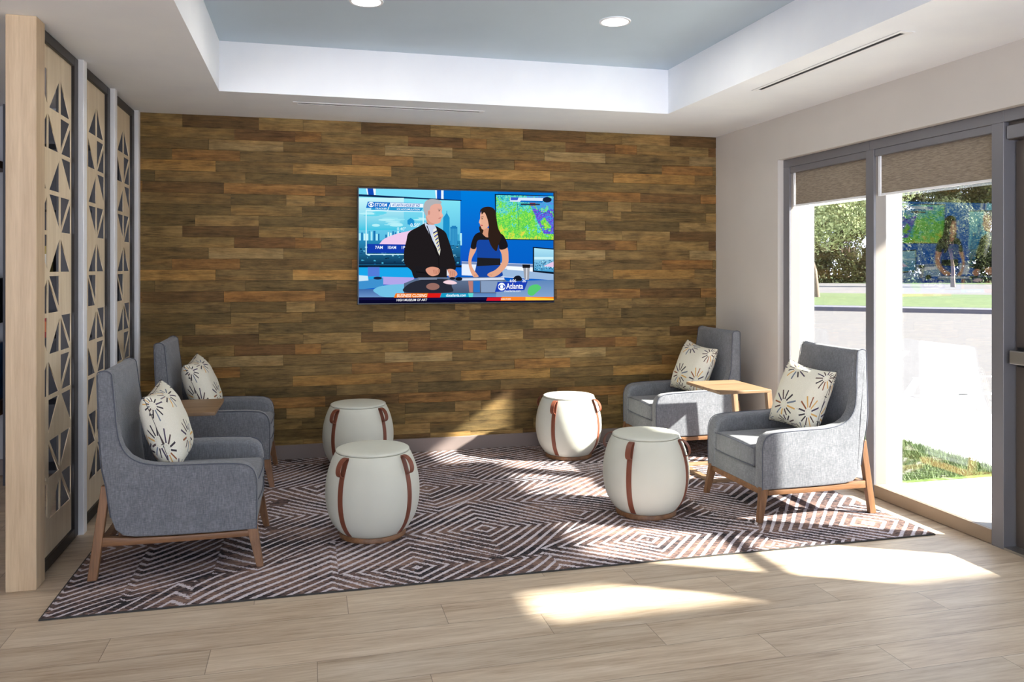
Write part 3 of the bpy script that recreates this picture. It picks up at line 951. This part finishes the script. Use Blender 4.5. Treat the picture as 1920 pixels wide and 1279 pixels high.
# ------------------------------------------------------------------ television
TVX0, TVX1, TVZ0, TVZ1 = .343, 1.828, 1.104, 1.955
tvw, tvh = TVX1-TVX0, TVZ1-TVZ0
tv = empty('wall_mounted_television', ((TVX0+TVX1)/2, 5.90, TVZ0), 0, 'large flat television on the wood wall showing two news presenters', 'television')
b = bmesh.new(); box(b, -tvw/2, tvw/2, .004, .034, 0, tvh)
obj('casing', bevelled(b, .003, 2), M['plastic'], tv)
b = bmesh.new(); box(b, -.30, .30, .034, .075, tvh*.25, tvh*.75); obj('wall_bracket', b, M['black'], tv)
BZ = .011
scr = bmesh.new(); scl = scr.loops.layers.float_color.new('pic')
LAY = [0]
def sxy(x, y):
    """picture position (read off the screen, 1660 x 990 units) to screen metres"""
    fx = (x-133)/1660.0
    yt = 110+27*fx; yb = 1103-13*fx
    fy = (y-yt)/(yb-yt)
    fx = min(1, max(0, fx)); fy = min(1, max(0, fy))
    return (-tvw/2+BZ+fx*(tvw-2*BZ), tvh-BZ-fy*(tvh-2*BZ))
def hexc(c):
    return s2l(c)
def poly(pts, c, grad=None, lay=True):
    """flat patch of the picture; grad = second colour towards the bottom of the patch"""
    if lay: LAY[0] += 1
    Y = .0038-LAY[0]*.00003
    ys = [p[1] for p in pts]; y0, y1 = min(ys), max(ys)
    vs = []
    for p in pts:
        X, Z = sxy(*p); vs.append(scr.verts.new((X, Y, Z)))
    f = scr.faces.new(vs)
    a = hexc(c)
    for l, p in zip(f.loops, pts):
        cc = a
        if grad:
            g = hexc(grad); k = (p[1]-y0)/max(1e-6, y1-y0); cc = tuple(u*(1-k)+v*k for u, v in zip(a, g))
        l[scl] = tuple(cc)+(1,)
def rect(x0, y0, x1, y1, c, grad=None): poly([(x0, y0), (x1, y0), (x1, y1), (x0, y1)], c, grad)
def smooth(pts, c, grad=None, per=4): poly(catmull(pts, per, True), c, grad)
def ell(cx, cy, rx, ry, c, n=24, rot=0, grad=None):
    poly([(cx+rx*math.cos(2*PI*k/n)*math.cos(rot)-ry*math.sin(2*PI*k/n)*math.sin(rot), cy+rx*math.cos(2*PI*k/n)*math.sin(rot)+ry*math.sin(2*PI*k/n)*math.cos(rot)) for k in range(n)], c, grad)
def line(a, b_, w, c):
    dx, dy = b_[0]-a[0], b_[1]-a[1]; L_ = math.hypot(dx, dy); nx, ny = -dy/L_*w/2, dx/L_*w/2
    poly([(a[0]+nx, a[1]+ny), (b_[0]+nx, b_[1]+ny), (b_[0]-nx, b_[1]-ny), (a[0]-nx, a[1]-ny)], c)
def frame(x0, y0, x1, y1, w, c, s0=0, s1=0):
    line((x0, y0), (x1, y0+s0), w, c); line((x1, y0+s0), (x1, y1+s1), w, c); line((x1, y1+s1), (x0, y1), w, c); line((x0, y1), (x0, y0), w, c)
random.seed(12)
# studio back wall
rect(100, 90, 1830, 1120, (2, 108, 200), (8, 84, 190))
rect(980, 110, 1300, 760, (0, 122, 214), (16, 80, 188))
poly([(133, 105), (770, 118), (770, 196), (133, 170)], (120, 214, 240))
poly([(190, 105), (270, 105), (268, 182), (205, 178)], (232, 244, 250)); poly([(202, 105), (248, 105), (258, 180), (212, 178)], (16, 72, 176))
poly([(760, 118), (832, 120), (832, 200), (768, 196)], (230, 240, 250)); rect(776, 118, 812, 200, (16, 84, 186))
poly([(100, 160), (985, 205), (985, 214), (100, 180)], (10, 40, 84))
# left wall screen
def lscr(x): return 182+(x-133)*.032
poly([(100, 180), (975, 213), (975, 770), (100, 775)], (128, 222, 238), (34, 150, 206))
rect(133, 190, 500, 470, (196, 238, 244), (60, 190, 220))
for k in range(16):
    x = random.uniform(200, 640); y = random.uniform(320, 440); ell(x, y, random.uniform(30, 80), random.uniform(5, 14), random.choice([(176, 232, 240), (96, 206, 228), (150, 222, 236)]), 12)
for k in range(44):      # distant skyline
    x = 133+k*19.5; h = random.uniform(20, 90)
    if 300 < x < 330: continue
    rect(x, 520-h*.5, x+random.uniform(10, 18), 600, random.choice([(170, 228, 240), (60, 160, 200), (24, 110, 170), (196, 236, 242)]))
rect(133, 560, 975, 770, (40, 130, 178), (10, 40, 70))
for k in range(150):
    x = random.uniform(133, 960); y = random.uniform(590, 760); rect(x, y, x+random.uniform(5, 22), y+random.uniform(4, 14), random.choice([(10, 40, 72), (18, 70, 120), (70, 170, 206), (8, 30, 56), (150, 210, 226)]))
poly([(530, 420), (528, 385), (556, 362), (585, 385), (588, 430)], (30, 140, 200))
poly([(825, 590), (828, 360), (858, 316), (882, 360), (884, 590)], (28, 140, 196)); rect(856, 300, 861, 330, (28, 140, 196))
rect(888, 440, 948, 600, (30, 120, 180)); rect(900, 430, 938, 445, (30, 120, 180))
for k in range(7): rect(892+k*8, 455, 895+k*8, 600, (70, 170, 210))
rect(792, 470, 822, 600, (50, 150, 200))
smooth([(300, 590), (340, 545), (430, 505), (530, 480), (600, 470), (600, 592), (440, 594), (305, 594)], (232, 196, 228))
poly([(200, 590), (560, 594), (560, 668), (200, 668)], (18, 58, 168))
frame(192, 300, 660, 680, 8, (206, 240, 248), 10, 0)
# banner on the left wall screen
poly([(205, 225), (660, 238), (660, 272), (190, 280)], (26, 110, 196)); poly([(395, 234), (660, 240), (660, 272), (388, 270)], (226, 240, 250))
poly([(232, 280), (380, 272), (660, 276), (640, 305), (232, 296)], (40, 150, 204))
ell(232, 250, 24, 22, (236, 246, 252)); ell(232, 250, 21, 12, (30, 100, 190)); ell(232, 250, 9, 9, (236, 246, 252))
line((366, 300), (392, 232), 5, (236, 246, 252))
# big windows left low, set front and floor
poly([(100, 790), (585, 788), (585, 880), (100, 900)], (24, 160, 226))
rect(100, 772, 985, 792, (14, 30, 50))
poly([(320, 872), (585, 880), (585, 950), (320, 940)], (172, 160, 224)); poly([(133, 905), (330, 880), (330, 960), (133, 985)], (60, 140, 200))
poly([(133, 860), (205, 866), (210, 905), (133, 912)], (196, 224, 240)); ell(285, 885, 34, 13, (22, 36, 66))
rect(205, 790, 300, 870, (80, 120, 210))
poly([(985, 740), (1795, 770), (1795, 900), (985, 860)], (222, 232, 248)); poly([(985, 742), (1795, 775), (1795, 800), (985, 762)], (120, 140, 180))
poly([(1330, 800), (1795, 850), (1795, 905), (1330, 870)], (150, 180, 214)); poly([(1380, 780), (1795, 800), (1795, 838), (1380, 812)], (236, 242, 250))
rect(100, 980, 1830, 1070, (60, 100, 160), (110, 150, 200))
smooth([(250, 985), (330, 950), (520, 935), (700, 940), (700, 1060), (360, 1050), (280, 1020)], (110, 186, 222))
# radar map, right
poly([(1270, 150), (1830, 162), (1830, 556), (1278, 550)], (8, 34, 60))
GX, GY = 62, 46
def vn(x, y, s):
    from mathutils import noise as N_
    return N_.noise(Vector((x*s, y*s, 3.7)))
LAY[0] += 1
for i in range(GX):
    for j in range(GY):
        x0 = 1282+i*(1795-1282)/GX; x1 = 1282+(i+1)*(1795-1282)/GX
        def yy(x, jj): return (160+(x-1282)*.012)+jj*(382.0)/GY
        n1 = vn(i, j, .11)+.5*vn(i+40, j, .3)+.35*random.uniform(-1, 1)*.5
        u, v_ = i/GX, j/GY
        heat = n1*.6+v_*1.2+(.12 if u < .7 else -.2)
        if u+.35*(1-v_) > .86 and v_ < .85 and n1 < .35:
            c_ = random.choice([(104, 66, 196), (70, 90, 210), (126, 84, 216), (60, 150, 220)]) if v_ > .3 else random.choice([(60, 170, 214), (86, 140, 220)])
        elif heat < .35: c_ = random.choice([(96, 214, 190), (70, 190, 200), (130, 220, 190), (40, 160, 180)])
        elif heat < .62: c_ = random.choice([(110, 216, 110), (84, 206, 130), (90, 200, 220), (140, 224, 120)])
        elif heat < 1.1: c_ = random.choice([(122, 220, 70), (104, 208, 76), (150, 226, 84), (80, 190, 90)])
        elif heat < 1.35: c_ = random.choice([(190, 224, 70), (160, 216, 66), (222, 206, 80)])
        else: c_ = random.choice([(236, 180, 60), (200, 226, 80), (150, 214, 80)])
        poly([(x0, yy(x0, j)), (x1, yy(x1, j)), (x1, yy(x1, j+1)), (x0, yy(x0, j+1))], c_, None, False)
poly([(1405, 180), (1700, 182), (1690, 222), (1405, 216)], (210, 226, 246)); poly([(1410, 178), (1480, 180), (1470, 204), (1410, 204)], (60, 90, 200)); poly([(1500, 206), (1700, 208), (1690, 224), (1490, 222)], (26, 110, 190))
ell(1735, 198, 40, 24, (24, 30, 50)); rect(1580, 226, 1630, 250, (150, 30, 44)); rect(1500, 232, 1670, 246, (36, 52, 70))
line((1470, 230), (1482, 470), 3, (30, 90, 90)); line((1600, 300), (1790, 320), 3, (30, 90, 120))
# small monitor, right
poly([(1606, 612), (1830, 626), (1830, 850), (1606, 830)], (10, 22, 40)); poly([(1618, 622), (1795, 636), (1795, 832), (1618, 818)], (170, 222, 238), (60, 150, 200))
for k in range(60):
    x = random.uniform(1620, 1780); y = random.uniform(725, 815); rect(x, y, x+random.uniform(4, 14), y+random.uniform(3, 9), random.choice([(20, 70, 110), (190, 236, 244), (40, 120, 170), (14, 46, 80)]))
poly([(1700, 780), (1795, 740), (1795, 790)], (226, 196, 224)); rect(1618, 700, 1790, 722, (196, 232, 242))
# man
smooth([(505, 760), (500, 660), (520, 560), (540, 490), (620, 440), (690, 405), (760, 430), (840, 480), (868, 540), (905, 660), (935, 780), (925, 815), (880, 820), (850, 870), (800, 880), (600, 885), (560, 820)], (30, 26, 28))
poly([(583, 780), (860, 790), (862, 885), (582, 885)], (28, 26, 30))
smooth([(672, 400), (700, 420), (760, 430), (790, 560), (798, 660), (770, 620), (720, 520), (680, 440)], (196, 206, 228))
poly([(745, 460), (770, 452), (804, 640), (796, 690), (780, 650), (738, 510)], (226, 226, 216))
for k in range(6): poly([(742+k*9, 490+k*30), (776+k*4, 468+k*30), (778+k*4, 480+k*30), (744+k*9, 502+k*30)], random.choice([(60, 60, 150), (40, 46, 110)])); poly([(745+k*9, 506+k*30), (779+k*4, 484+k*30), (780+k*4, 490+k*30), (746+k*9, 512+k*30)], (212, 196, 60))
smooth([(684, 330), (690, 400), (712, 420), (752, 420), (768, 380), (740, 330)], (206, 150, 132))
smooth([(690, 250), (676, 300), (686, 350), (716, 396), (760, 414), (800, 404), (812, 372), (826, 345), (816, 320), (818, 270), (790, 226), (730, 222)], (222, 166, 150))
smooth([(662, 260), (664, 300), (680, 345), (694, 340), (700, 300), (716, 290), (722, 262), (760, 240), (805, 240), (812, 222), (780, 204), (720, 200), (680, 218)], (172, 172, 176))
ell(708, 318, 9, 19, (196, 136, 122)); ell(794, 300, 7, 4, (70, 50, 50)); line((782, 286), (806, 288), 5, (130, 116, 114)); line((788, 366), (808, 362), 5, (170, 96, 92)); smooth([(800, 300), (826, 340), (808, 350), (798, 340)], (232, 176, 158), None, 3)
smooth([(680, 810), (720, 788), (770, 792), (798, 810), (790, 850), (740, 868), (700, 850)], (214, 150, 126))
for k in range(4): line((742+k*12, 812), (752+k*11, 850), 4, (176, 112, 92))
smooth([(862, 812), (905, 806), (940, 830), (944, 860), (900, 884), (866, 860)], (212, 150, 128)); poly([(858, 806), (880, 860), (858, 866)], (226, 226, 232))
for k in range(3): line((888+k*15, 824), (892+k*14, 866), 4, (170, 106, 88))
line((600, 830), (690, 842), 6, (12, 12, 14)); line((690, 430), (780, 690), 7, (12, 12, 14)); line((790, 700), (792, 870), 4, (14, 12, 14))
# woman
smooth([(1096, 510), (1160, 488), (1240, 500), (1320, 510), (1348, 600), (1320, 650), (1318, 720), (1320, 790), (1336, 868), (1220, 874), (1100, 872), (1106, 790), (1118, 720), (1112, 620)], (22, 68, 156))
poly([(1118, 706), (1318, 714), (1320, 770), (1114, 782)], (30, 30, 34))
smooth([(1062, 620), (1100, 600), (1108, 640), (1070, 720), (1075, 790), (1120, 855), (1128, 872), (1085, 874), (1050, 800), (1042, 720)], (222, 164, 134))
smooth([(1312, 620), (1376, 612), (1390, 700), (1380, 770), (1310, 850), (1250, 876), (1208, 864), (1216, 842), (1280, 810), (1330, 750), (1330, 680)], (220, 162, 132))
smooth([(1062, 620), (1080, 540), (1110, 498), (1160, 482), (1260, 486), (1330, 500), (1362, 540), (1384, 612), (1316, 636), (1290, 560), (1180, 552), (1120, 560), (1104, 628)], (26, 24, 28))
smooth([(1150, 470), (1185, 440), (1240, 470), (1240, 520), (1190, 526)], (206, 146, 118))
smooth([(1150, 310), (1142, 370), (1138, 400), (1150, 450), (1176, 462), (1216, 430), (1226, 370), (1200, 310)], (226, 170, 142))
smooth([(1140, 330), (1145, 290), (1180, 266), (1230, 264), (1270, 290), (1284, 360), (1300, 450), (1330, 520), (1300, 600), (1282, 650), (1236, 600), (1212, 520), (1218, 440), (1206, 370), (1180, 312), (1158, 330), (1150, 300)], (44, 30, 24))
smooth([(1138, 400), (1146, 430), (1134, 440), (1140, 480), (1160, 500), (1172, 466), (1158, 458), (1150, 440)], (44, 30, 24), None, 3)
ell(1160, 368, 8, 4, (50, 34, 32)); line((1148, 354), (1172, 350), 5, (60, 40, 34)); line((1146, 424), (1166, 426), 7, (176, 70, 76)); smooth([(1142, 370), (1132, 402), (1146, 410), (1152, 396)], (232, 178, 152), None, 3)
for k in range(3): line((1090+k*11, 850), (1096+k*10, 872), 3, (180, 122, 98)); line((1222+k*12, 848), (1216+k*12, 864), 3, (180, 122, 98))
# desk
poly([(500, 930), (620, 880), (1340, 876), (1380, 920), (1380, 1016), (500, 1016)], (96, 116, 146), (70, 80, 104))
smooth([(520, 950), (640, 900), (860, 896), (900, 960), (880, 1010), (520, 1010)], (38, 40, 52)); poly([(985, 886), (1350, 880), (1356, 900), (985, 906)], (206, 214, 230))
poly([(1040, 910), (1080, 910), (1080, 1010), (1050, 1010)], (176, 120, 116)); poly([(1085, 910), (1140, 910), (1140, 1010), (1085, 1010)], (40, 110, 190)); poly([(1150, 910), (1340, 910), (1340, 1010), (1150, 1010)], (130, 152, 184))
ell(740, 958, 56, 30, (146, 104, 96)); poly([(620, 884), (775, 882), (775, 898), (622, 900)], (120, 130, 150))
smooth([(826, 920), (860, 904), (910, 908), (946, 930), (900, 940), (850, 934)], (236, 206, 216), None, 3); ell(960, 892, 30, 16, (20, 24, 34)); ell(905, 888, 24, 12, (24, 28, 40))
poly([(1516, 770), (1580, 770), (1570, 900), (1532, 900)], (150, 152, 160)); poly([(1512, 766), (1582, 766), (1580, 796), (1514, 796)], (24, 24, 30)); poly([(1545, 796), (1556, 796), (1554, 900), (1545, 900)], (210, 212, 220))
smooth([(1430, 900), (1450, 868), (1490, 866), (1510, 900), (1470, 920)], (18, 22, 34), None, 3)
poly([(1290, 916), (1795, 900), (1795, 1060), (1280, 1050)], (90, 130, 180), (130, 160, 200))
smooth([(1575, 960), (1640, 940), (1680, 970), (1640, 1010), (1600, 1040), (1560, 1020)], (84, 196, 110), None, 3)
# corner logo and lower banners
poly([(1296, 920), (1560, 912), (1530, 990), (1270, 1006)], (26, 60, 176))
ell(1330, 960, 32, 34, (240, 246, 252)); ell(1330, 960, 29, 17, (24, 70, 190)); ell(1330, 960, 14, 15, (240, 246, 252))
rect(100, 1050, 1830, 1130, (8, 8, 40)); rect(133, 1056, 1200, 1075, (16, 14, 60))
poly([(432, 1016), (700, 1016), (690, 1054), (416, 1054)], (236, 120, 26)); poly([(700, 1016), (812, 1016), (800, 1054), (690, 1054)], (214, 28, 24)); poly([(812, 1016), (1084, 1016), (1078, 1050), (800, 1052)], (22, 150, 190)); poly([(1040, 1016), (1084, 1016), (1078, 1050), (1046, 1050)], (90, 210, 210))
poly([(1205, 1054), (1330, 1052), (1320, 1082), (1195, 1082)], (206, 24, 40)); poly([(1330, 1048), (1795, 1050), (1795, 1080), (1320, 1082)], (244, 130, 40)); poly([(1540, 1050), (1795, 1066), (1795, 1080), (1540, 1080)], (250, 196, 60))
# clip anything outside the glass of the screen is done by sxy clamping
t_ = NT('lit screen picture')
at_ = t_.node('ShaderNodeVertexColor', layer_name='pic'); e_ = t_.node('ShaderNodeEmission'); e_.inputs[1].default_value = .72
t_.l.new(at_.outputs[0], e_.inputs[0]); t_.l.new(e_.outputs[0], t_.out.inputs[0])
me = bpy.data.meshes.new('screen'); scr.to_mesh(me); scr.free(); me.materials.append(t_.m)
screen = link(bpy.data.objects.new('screen', me), tv)
def stext(s, x, y, size, c, bold=0, xs=1.0, shear=0.0, rot=0, strength=.72):
    cu = bpy.data.curves.new('t', 'FONT'); cu.body = s; cu.size = 1; cu.offset = bold; cu.shear = shear
    o = bpy.data.objects.new('t', cu); col.objects.link(o)
    dg = bpy.context.evaluated_depsgraph_get(); dg.update()
    m_ = bpy.data.meshes.new_from_object(o.evaluated_get(dg)); bpy.data.objects.remove(o)
    X, Z = sxy(x, y); LAY[0] += 1
    Y = .0038-LAY[0]*.00003
    k = size*tvw/1700.0
    for v in m_.vertices:
        a_, b2 = v.co.x*k*xs, v.co.y*k
        v.co = (X+a_*math.cos(rot)-b2*math.sin(rot), Y, Z+a_*math.sin(rot)+b2*math.cos(rot))
    m_.materials.clear(); m_.materials.append(emis('screen lettering', s2l(c), strength))
    return link(bpy.data.objects.new('screen_lettering', m_), screen)
stext('STORM', 258, 266, 40, (240, 248, 252), .012, .78, .2)
stext('TRACKER', 262, 292, 20, (230, 242, 250), .01, 1.1, .2)
stext('ATLANTA HOUR BY HO', 402, 266, 34, (22, 70, 170), .012, .62, .2)
stext('ICE ACCUMULATION', 440, 296, 20, (236, 246, 252), .01, 1.0, .1)
stext('0.50"', 552, 440, 40, (230, 246, 252), .012); stext('0.40"', 442, 472, 36, (206, 240, 248), .012)
stext('7AM', 262, 632, 34, (236, 244, 252), .015); stext('10AM', 362, 632, 34, (236, 244, 252), .015, .9); stext('1P', 474, 632, 34, (236, 244, 252), .015)
stext('6:06', 1400, 920, 34, (236, 240, 250), .014); stext('26', 1510, 920, 34, (236, 240, 250), .014)
stext('Atlanta', 1370, 978, 66, (245, 248, 252), .016, .78)
stext('cbsatlanta.com', 1350, 1006, 26, (225, 236, 248), .01, .95)
stext('BUSINESS CLOSING', 440, 1050, 36, (252, 240, 226), .014, .80, .15)
stext('cbsatlanta.com', 850, 1046, 34, (236, 246, 250), .012, .85)
stext('HIGH MUSEUM OF ART', 436, 1084, 26, (240, 240, 246), .016, .95, .1)
stext('WEATHER', 1322, 1076, 20, (250, 236, 220), .01, .95, .1)

# ------------------------------------------------------------------ outdoors
def slab(name, x0, x1, y0, y1, z1, m, th=.1):
    b = bmesh.new(); box(b, x0, x1, y0, y1, z1-th, z1); return struct(name, b, M[m])
slab('ground', 3.3, 160, -60, 160, -.20, 'asphalt', .2)
slab('sidewalk', 3.50, 6.78, -10, 40, -.125, 'concrete', .07)
slab('door_apron', 3.31, 3.50, -4, 4.76, -.02, 'concrete', .17)
slab('lawn', 3.75, 4.95, 4.76, 14, -.11, 'lawn', .012)
def grass(x0, x1, y0, y1, n, z0):
    random.seed(9); b = bmesh.new()
    for i in range(n):
        x = random.uniform(x0, x1); y = random.uniform(y0, y1); h = random.uniform(.025, .06); a = random.uniform(0, 2*PI); w = .004
        lx, ly = random.uniform(-.03, .03), random.uniform(-.03, .03)
        b.faces.new([b.verts.new((x-w*math.cos(a), y-w*math.sin(a), z0)), b.verts.new((x+w*math.cos(a), y+w*math.sin(a), z0)), b.verts.new((x+lx, y+ly, z0+h))])
    o = obj('lawn_grass', b, M['blade']); tag(o, 'short green grass blades on the lawn strip outside the window', 'grass', kind='stuff')
grass(3.76, 4.94, 4.77, 8.5, 26000, -.11)
for i, (a, b_) in enumerate((((7.14, 8.44), (8.39, 9.69)), ((7.81, 8.27), (9.23, 9.66)), ((8.39, 9.75), (12.0, 9.4)), ((7.2, 8.4), (10.5, 8.1)), ((9.5, 11.5), (11.0, 13.0)))):
    b = bmesh.new(); beam(b, (a[0], a[1], -.198), (b_[0], b_[1], -.198), (.10, .004), (.10, .004), (0, 0, 1))
    o = obj('parking_line', b, M['paint']); o['kind'] = 'structure'
# far verge, kerb, road
def strip(name, d0, d1, z1, m, th=.1):
    """a strip square to the road outside, between distances d0 and d1 along its normal"""
    n = Vector((.62, .785, 0)).normalized(); tt = Vector((-n.y, n.x, 0))
    b = bmesh.new()
    vs = []
    for zz in (z1-th, z1):
        for d, e in ((d0, -90), (d0, 90), (d1, 90), (d1, -90)):
            p = n*d+tt*e; vs.append(b.verts.new((p.x, p.y, zz)))
    for f in ((0, 1, 2, 3), (4, 5, 6, 7), (0, 1, 5, 4), (1, 2, 6, 5), (2, 3, 7, 6), (3, 0, 4, 7)): b.faces.new([vs[i] for i in f])
    return struct(name, b, M[m])
strip('kerb', 32.0, 33.4, -.05, 'kerb', .16)
strip('verge', 33.4, 50, -.045, 'lawnfar', .15)
strip('road', 50.2, 84, -.06, 'asphalt', .13)
strip('lawn_far', 84.2, 160, -.04, 'lawnfar', .15)

def tree(x, y, H, W, kind, seed, label, group, leaf=.16, n=5200, bare=.35, trunk=.16, lo_=None):
    random.seed(seed)
    t = empty('leafy_tree', (x, y, -.05), 0, label, 'tree', group)
    b = bmesh.new()
    tips = []
    def grow(p, d, L, r_, depth):
        pts = [p]; q = Vector(p); dd = Vector(d)
        for k in range(4):
            dd = (dd+Vector((random.uniform(-.18, .18), random.uniform(-.18, .18), random.uniform(-.02, .12)))).normalized()
            q = q+dd*L/4; pts.append(q.copy())
        tube(b, pts, [r_*(1-.12*k) for k in range(5)], 6)
        tips.append((q.copy(), depth))
        if depth < 3:
            for k in range(3 if depth else 5):
                a = random.uniform(0, 2*PI); sp = random.uniform(.35, .8)
                nd = (dd+Vector((math.cos(a)*sp, math.sin(a)*sp, .15))).normalized()
                grow(pts[random.choice((2, 3, 4))] if depth else pts[-1], nd, L*random.uniform(.62, .85), r_*.52, depth+1)
    grow(Vector((0, 0, 0)), Vector((0, 0, 1)), H*bare, trunk, 0)
    obj('trunk', b, M['bark'], t, 60)
    cs = []
    blobs = 26
    zl = H*bare*.9 if lo_ is None else lo_
    for k in range(blobs):
        a = random.uniform(0, 2*PI); rr = math.sqrt(random.random())*W*.42
        zz = random.uniform(zl+.12*H, H*.86)
        k2 = 1-.5*((zz-zl)/(H-zl)-.4)**2*2
        cs.append((Vector((math.cos(a)*rr*k2, math.sin(a)*rr*k2, zz)), random.uniform(.13, .22)*W))
    b = bmesh.new(); cl2 = b.loops.layers.float_color.new('v')
    for k in range(n):
        c_, r_ = random.choice(cs)
        d = Vector((random.gauss(0, 1), random.gauss(0, 1), random.gauss(0, 1))).normalized()
        p = c_+d*r_*random.uniform(.6, 1.05)
        u_ = Vector((random.gauss(0, 1), random.gauss(0, 1), random.gauss(0, 1))).normalized()
        w_ = d.cross(u_).normalized(); s_ = leaf*random.uniform(.6, 1.3)
        u_ = (w_.cross(d)+d*random.uniform(-.5, .5)).normalized()
        f = b.faces.new([b.verts.new(p+u_*s_), b.verts.new(p+w_*s_*.55), b.verts.new(p-u_*s_), b.verts.new(p-w_*s_*.55)])
        g = random.random()
        for l in f.loops: l[cl2] = (g, g, g, 1)
    me = bpy.data.meshes.new('foliage'); b.to_mesh(me); b.free(); me.materials.append(M[kind])
    link(bpy.data.objects.new('foliage', me), t)
    return t
def along(u, D):
    a = (u-960)/1512.96
    return D*(.96953*a+.24498), D*(.96953-.24498*a)
x, y = along(1532, 40); tree(x, y, 9.5, 8.5, 'leafL', 3, 'pale green spreading tree with bare forked trunk seen through the narrow window', None, .085, 26000, .28, .15)
x, y = along(1787, 62); tree(x, y, 7.0, 5.6, 'leafM', 5, 'slim tree with forked pale trunk seen through the wide window', None, .11, 9000, .36, .18)
bk = [(1500, 86, 13, 7.5), (1590, 96, 14, 8), (1690, 86, 14, 8), (1752, 102, 16, 8), (1812, 88, 14, 8), (1880, 104, 16, 8)]
for i, (u, D, H, W) in enumerate(bk):
    x, y = along(u, D)
    tree(x, y, H, W, 'leafD', 20+i, 'dark green tree in the far tree line across the road', 'dark trees across the road', .19, 16000, .12, .3, .2)
# low dark hedge in front of the trees
random.seed(31)
b = bmesh.new(); cl2 = b.loops.layers.float_color.new('v')
xa, ya = along(1470, 80); xb, yb_ = along(1915, 80)
for k in range(16000):
    u_ = random.random(); hgt = 2.9+.7*math.sin(u_*37)+.5*math.sin(u_*91+1)
    a_ = random.uniform(0, PI); rr = random.uniform(.85, 1.05)
    p = Vector((math.cos(a_)*1.5*rr*.62, math.cos(a_)*1.5*rr*.785, math.sin(a_)*hgt*rr))+Vector(((xb-xa)*(u_-.5), (yb_-ya)*(u_-.5), 0))
    d = Vector((random.gauss(0, 1), random.gauss(0, 1), random.gauss(0, 1))).normalized(); e_ = Vector((random.gauss(0, 1), random.gauss(0, 1), random.gauss(0, 1))).normalized()
    w_ = d.cross(e_).normalized(); e_ = w_.cross(d); s_ = random.uniform(.12, .24)
    f = b.faces.new([b.verts.new(p+e_*s_), b.verts.new(p+w_*s_*.6), b.verts.new(p-e_*s_), b.verts.new(p-w_*s_*.6)])
    g = random.random()*.7
    for l in f.loops: l[cl2] = (g, g, g, 1)
me = bpy.data.meshes.new('hedge'); b.to_mesh(me); b.free(); me.materials.append(M['leafD'])
o = link(bpy.data.objects.new('hedge', me)); o.location = ((xa+xb)/2, (ya+yb_)/2, -.05)
tag(o, 'long low dark hedge at the foot of the far tree line', 'hedge')

# ------------------------------------------------------------------ light, world, camera
sd = Vector((-1, .535, -.745)).normalized()
L = bpy.data.lights.new('sun', 'SUN'); L.energy = 24; L.angle = R(1.6); L.color = (1, .945, .85)
so = bpy.data.objects.new('sun', L); so.rotation_euler = sd.to_track_quat('-Z', 'Y').to_euler(); so.location = (8, -4, 8); col.objects.link(so)
w = bpy.data.worlds.new('world'); sc.world = w; w.use_nodes = True
bg = w.node_tree.nodes['Background']; bg.inputs[1].default_value = 1.0
# cool sky; extra glow added below the horizon to brighten the ceiling
wt = w.node_tree; tc = wt.nodes.new('ShaderNodeTexCoord'); sx = wt.nodes.new('ShaderNodeSeparateXYZ'); rp = wt.nodes.new('ShaderNodeValToRGB')
ma = wt.nodes.new('ShaderNodeMath'); ma.operation = 'MULTIPLY_ADD'; ma.inputs[1].default_value = .5; ma.inputs[2].default_value = .5
wt.links.new(tc.outputs['Generated'], sx.inputs[0]); wt.links.new(sx.outputs[2], ma.inputs[0]); wt.links.new(ma.outputs[0], rp.inputs[0])
rp.color_ramp.elements[0].position = .46; rp.color_ramp.elements[0].color = (5.0, 5.3, 6.3, 1)
rp.color_ramp.elements[1].position = .54; rp.color_ramp.elements[1].color = (1.45, 1.65, 2.05, 1)
wt.links.new(rp.outputs[0], bg.inputs[0])

cam = bpy.data.cameras.new('camera'); co = bpy.data.objects.new('camera', cam); col.objects.link(co)
co.location = (0, 0, 1.366); co.rotation_euler = (PI/2, 0, -R(14.181))
cam.sensor_width = 36; cam.lens = 1512.96/1920*36; cam.shift_y = -(639.5-503.6)/1920
cam.clip_end = 500; cam.clip_start = .05
sc.camera = co
sc.view_settings.view_transform = 'Standard'; sc.view_settings.look = 'None'
sc.view_settings.exposure = .60; sc.view_settings.gamma = 1; sc.view_settings.use_curve_mapping = False
sc.cycles.use_denoising = True
sc.cycles.max_bounces = 10; sc.cycles.diffuse_bounces = 6; sc.cycles.transparent_max_bounces = 16; sc.cycles.glossy_bounces = 4
sc.cycles.sample_clamp_indirect = 20
sc.cycles.caustics_reflective = False
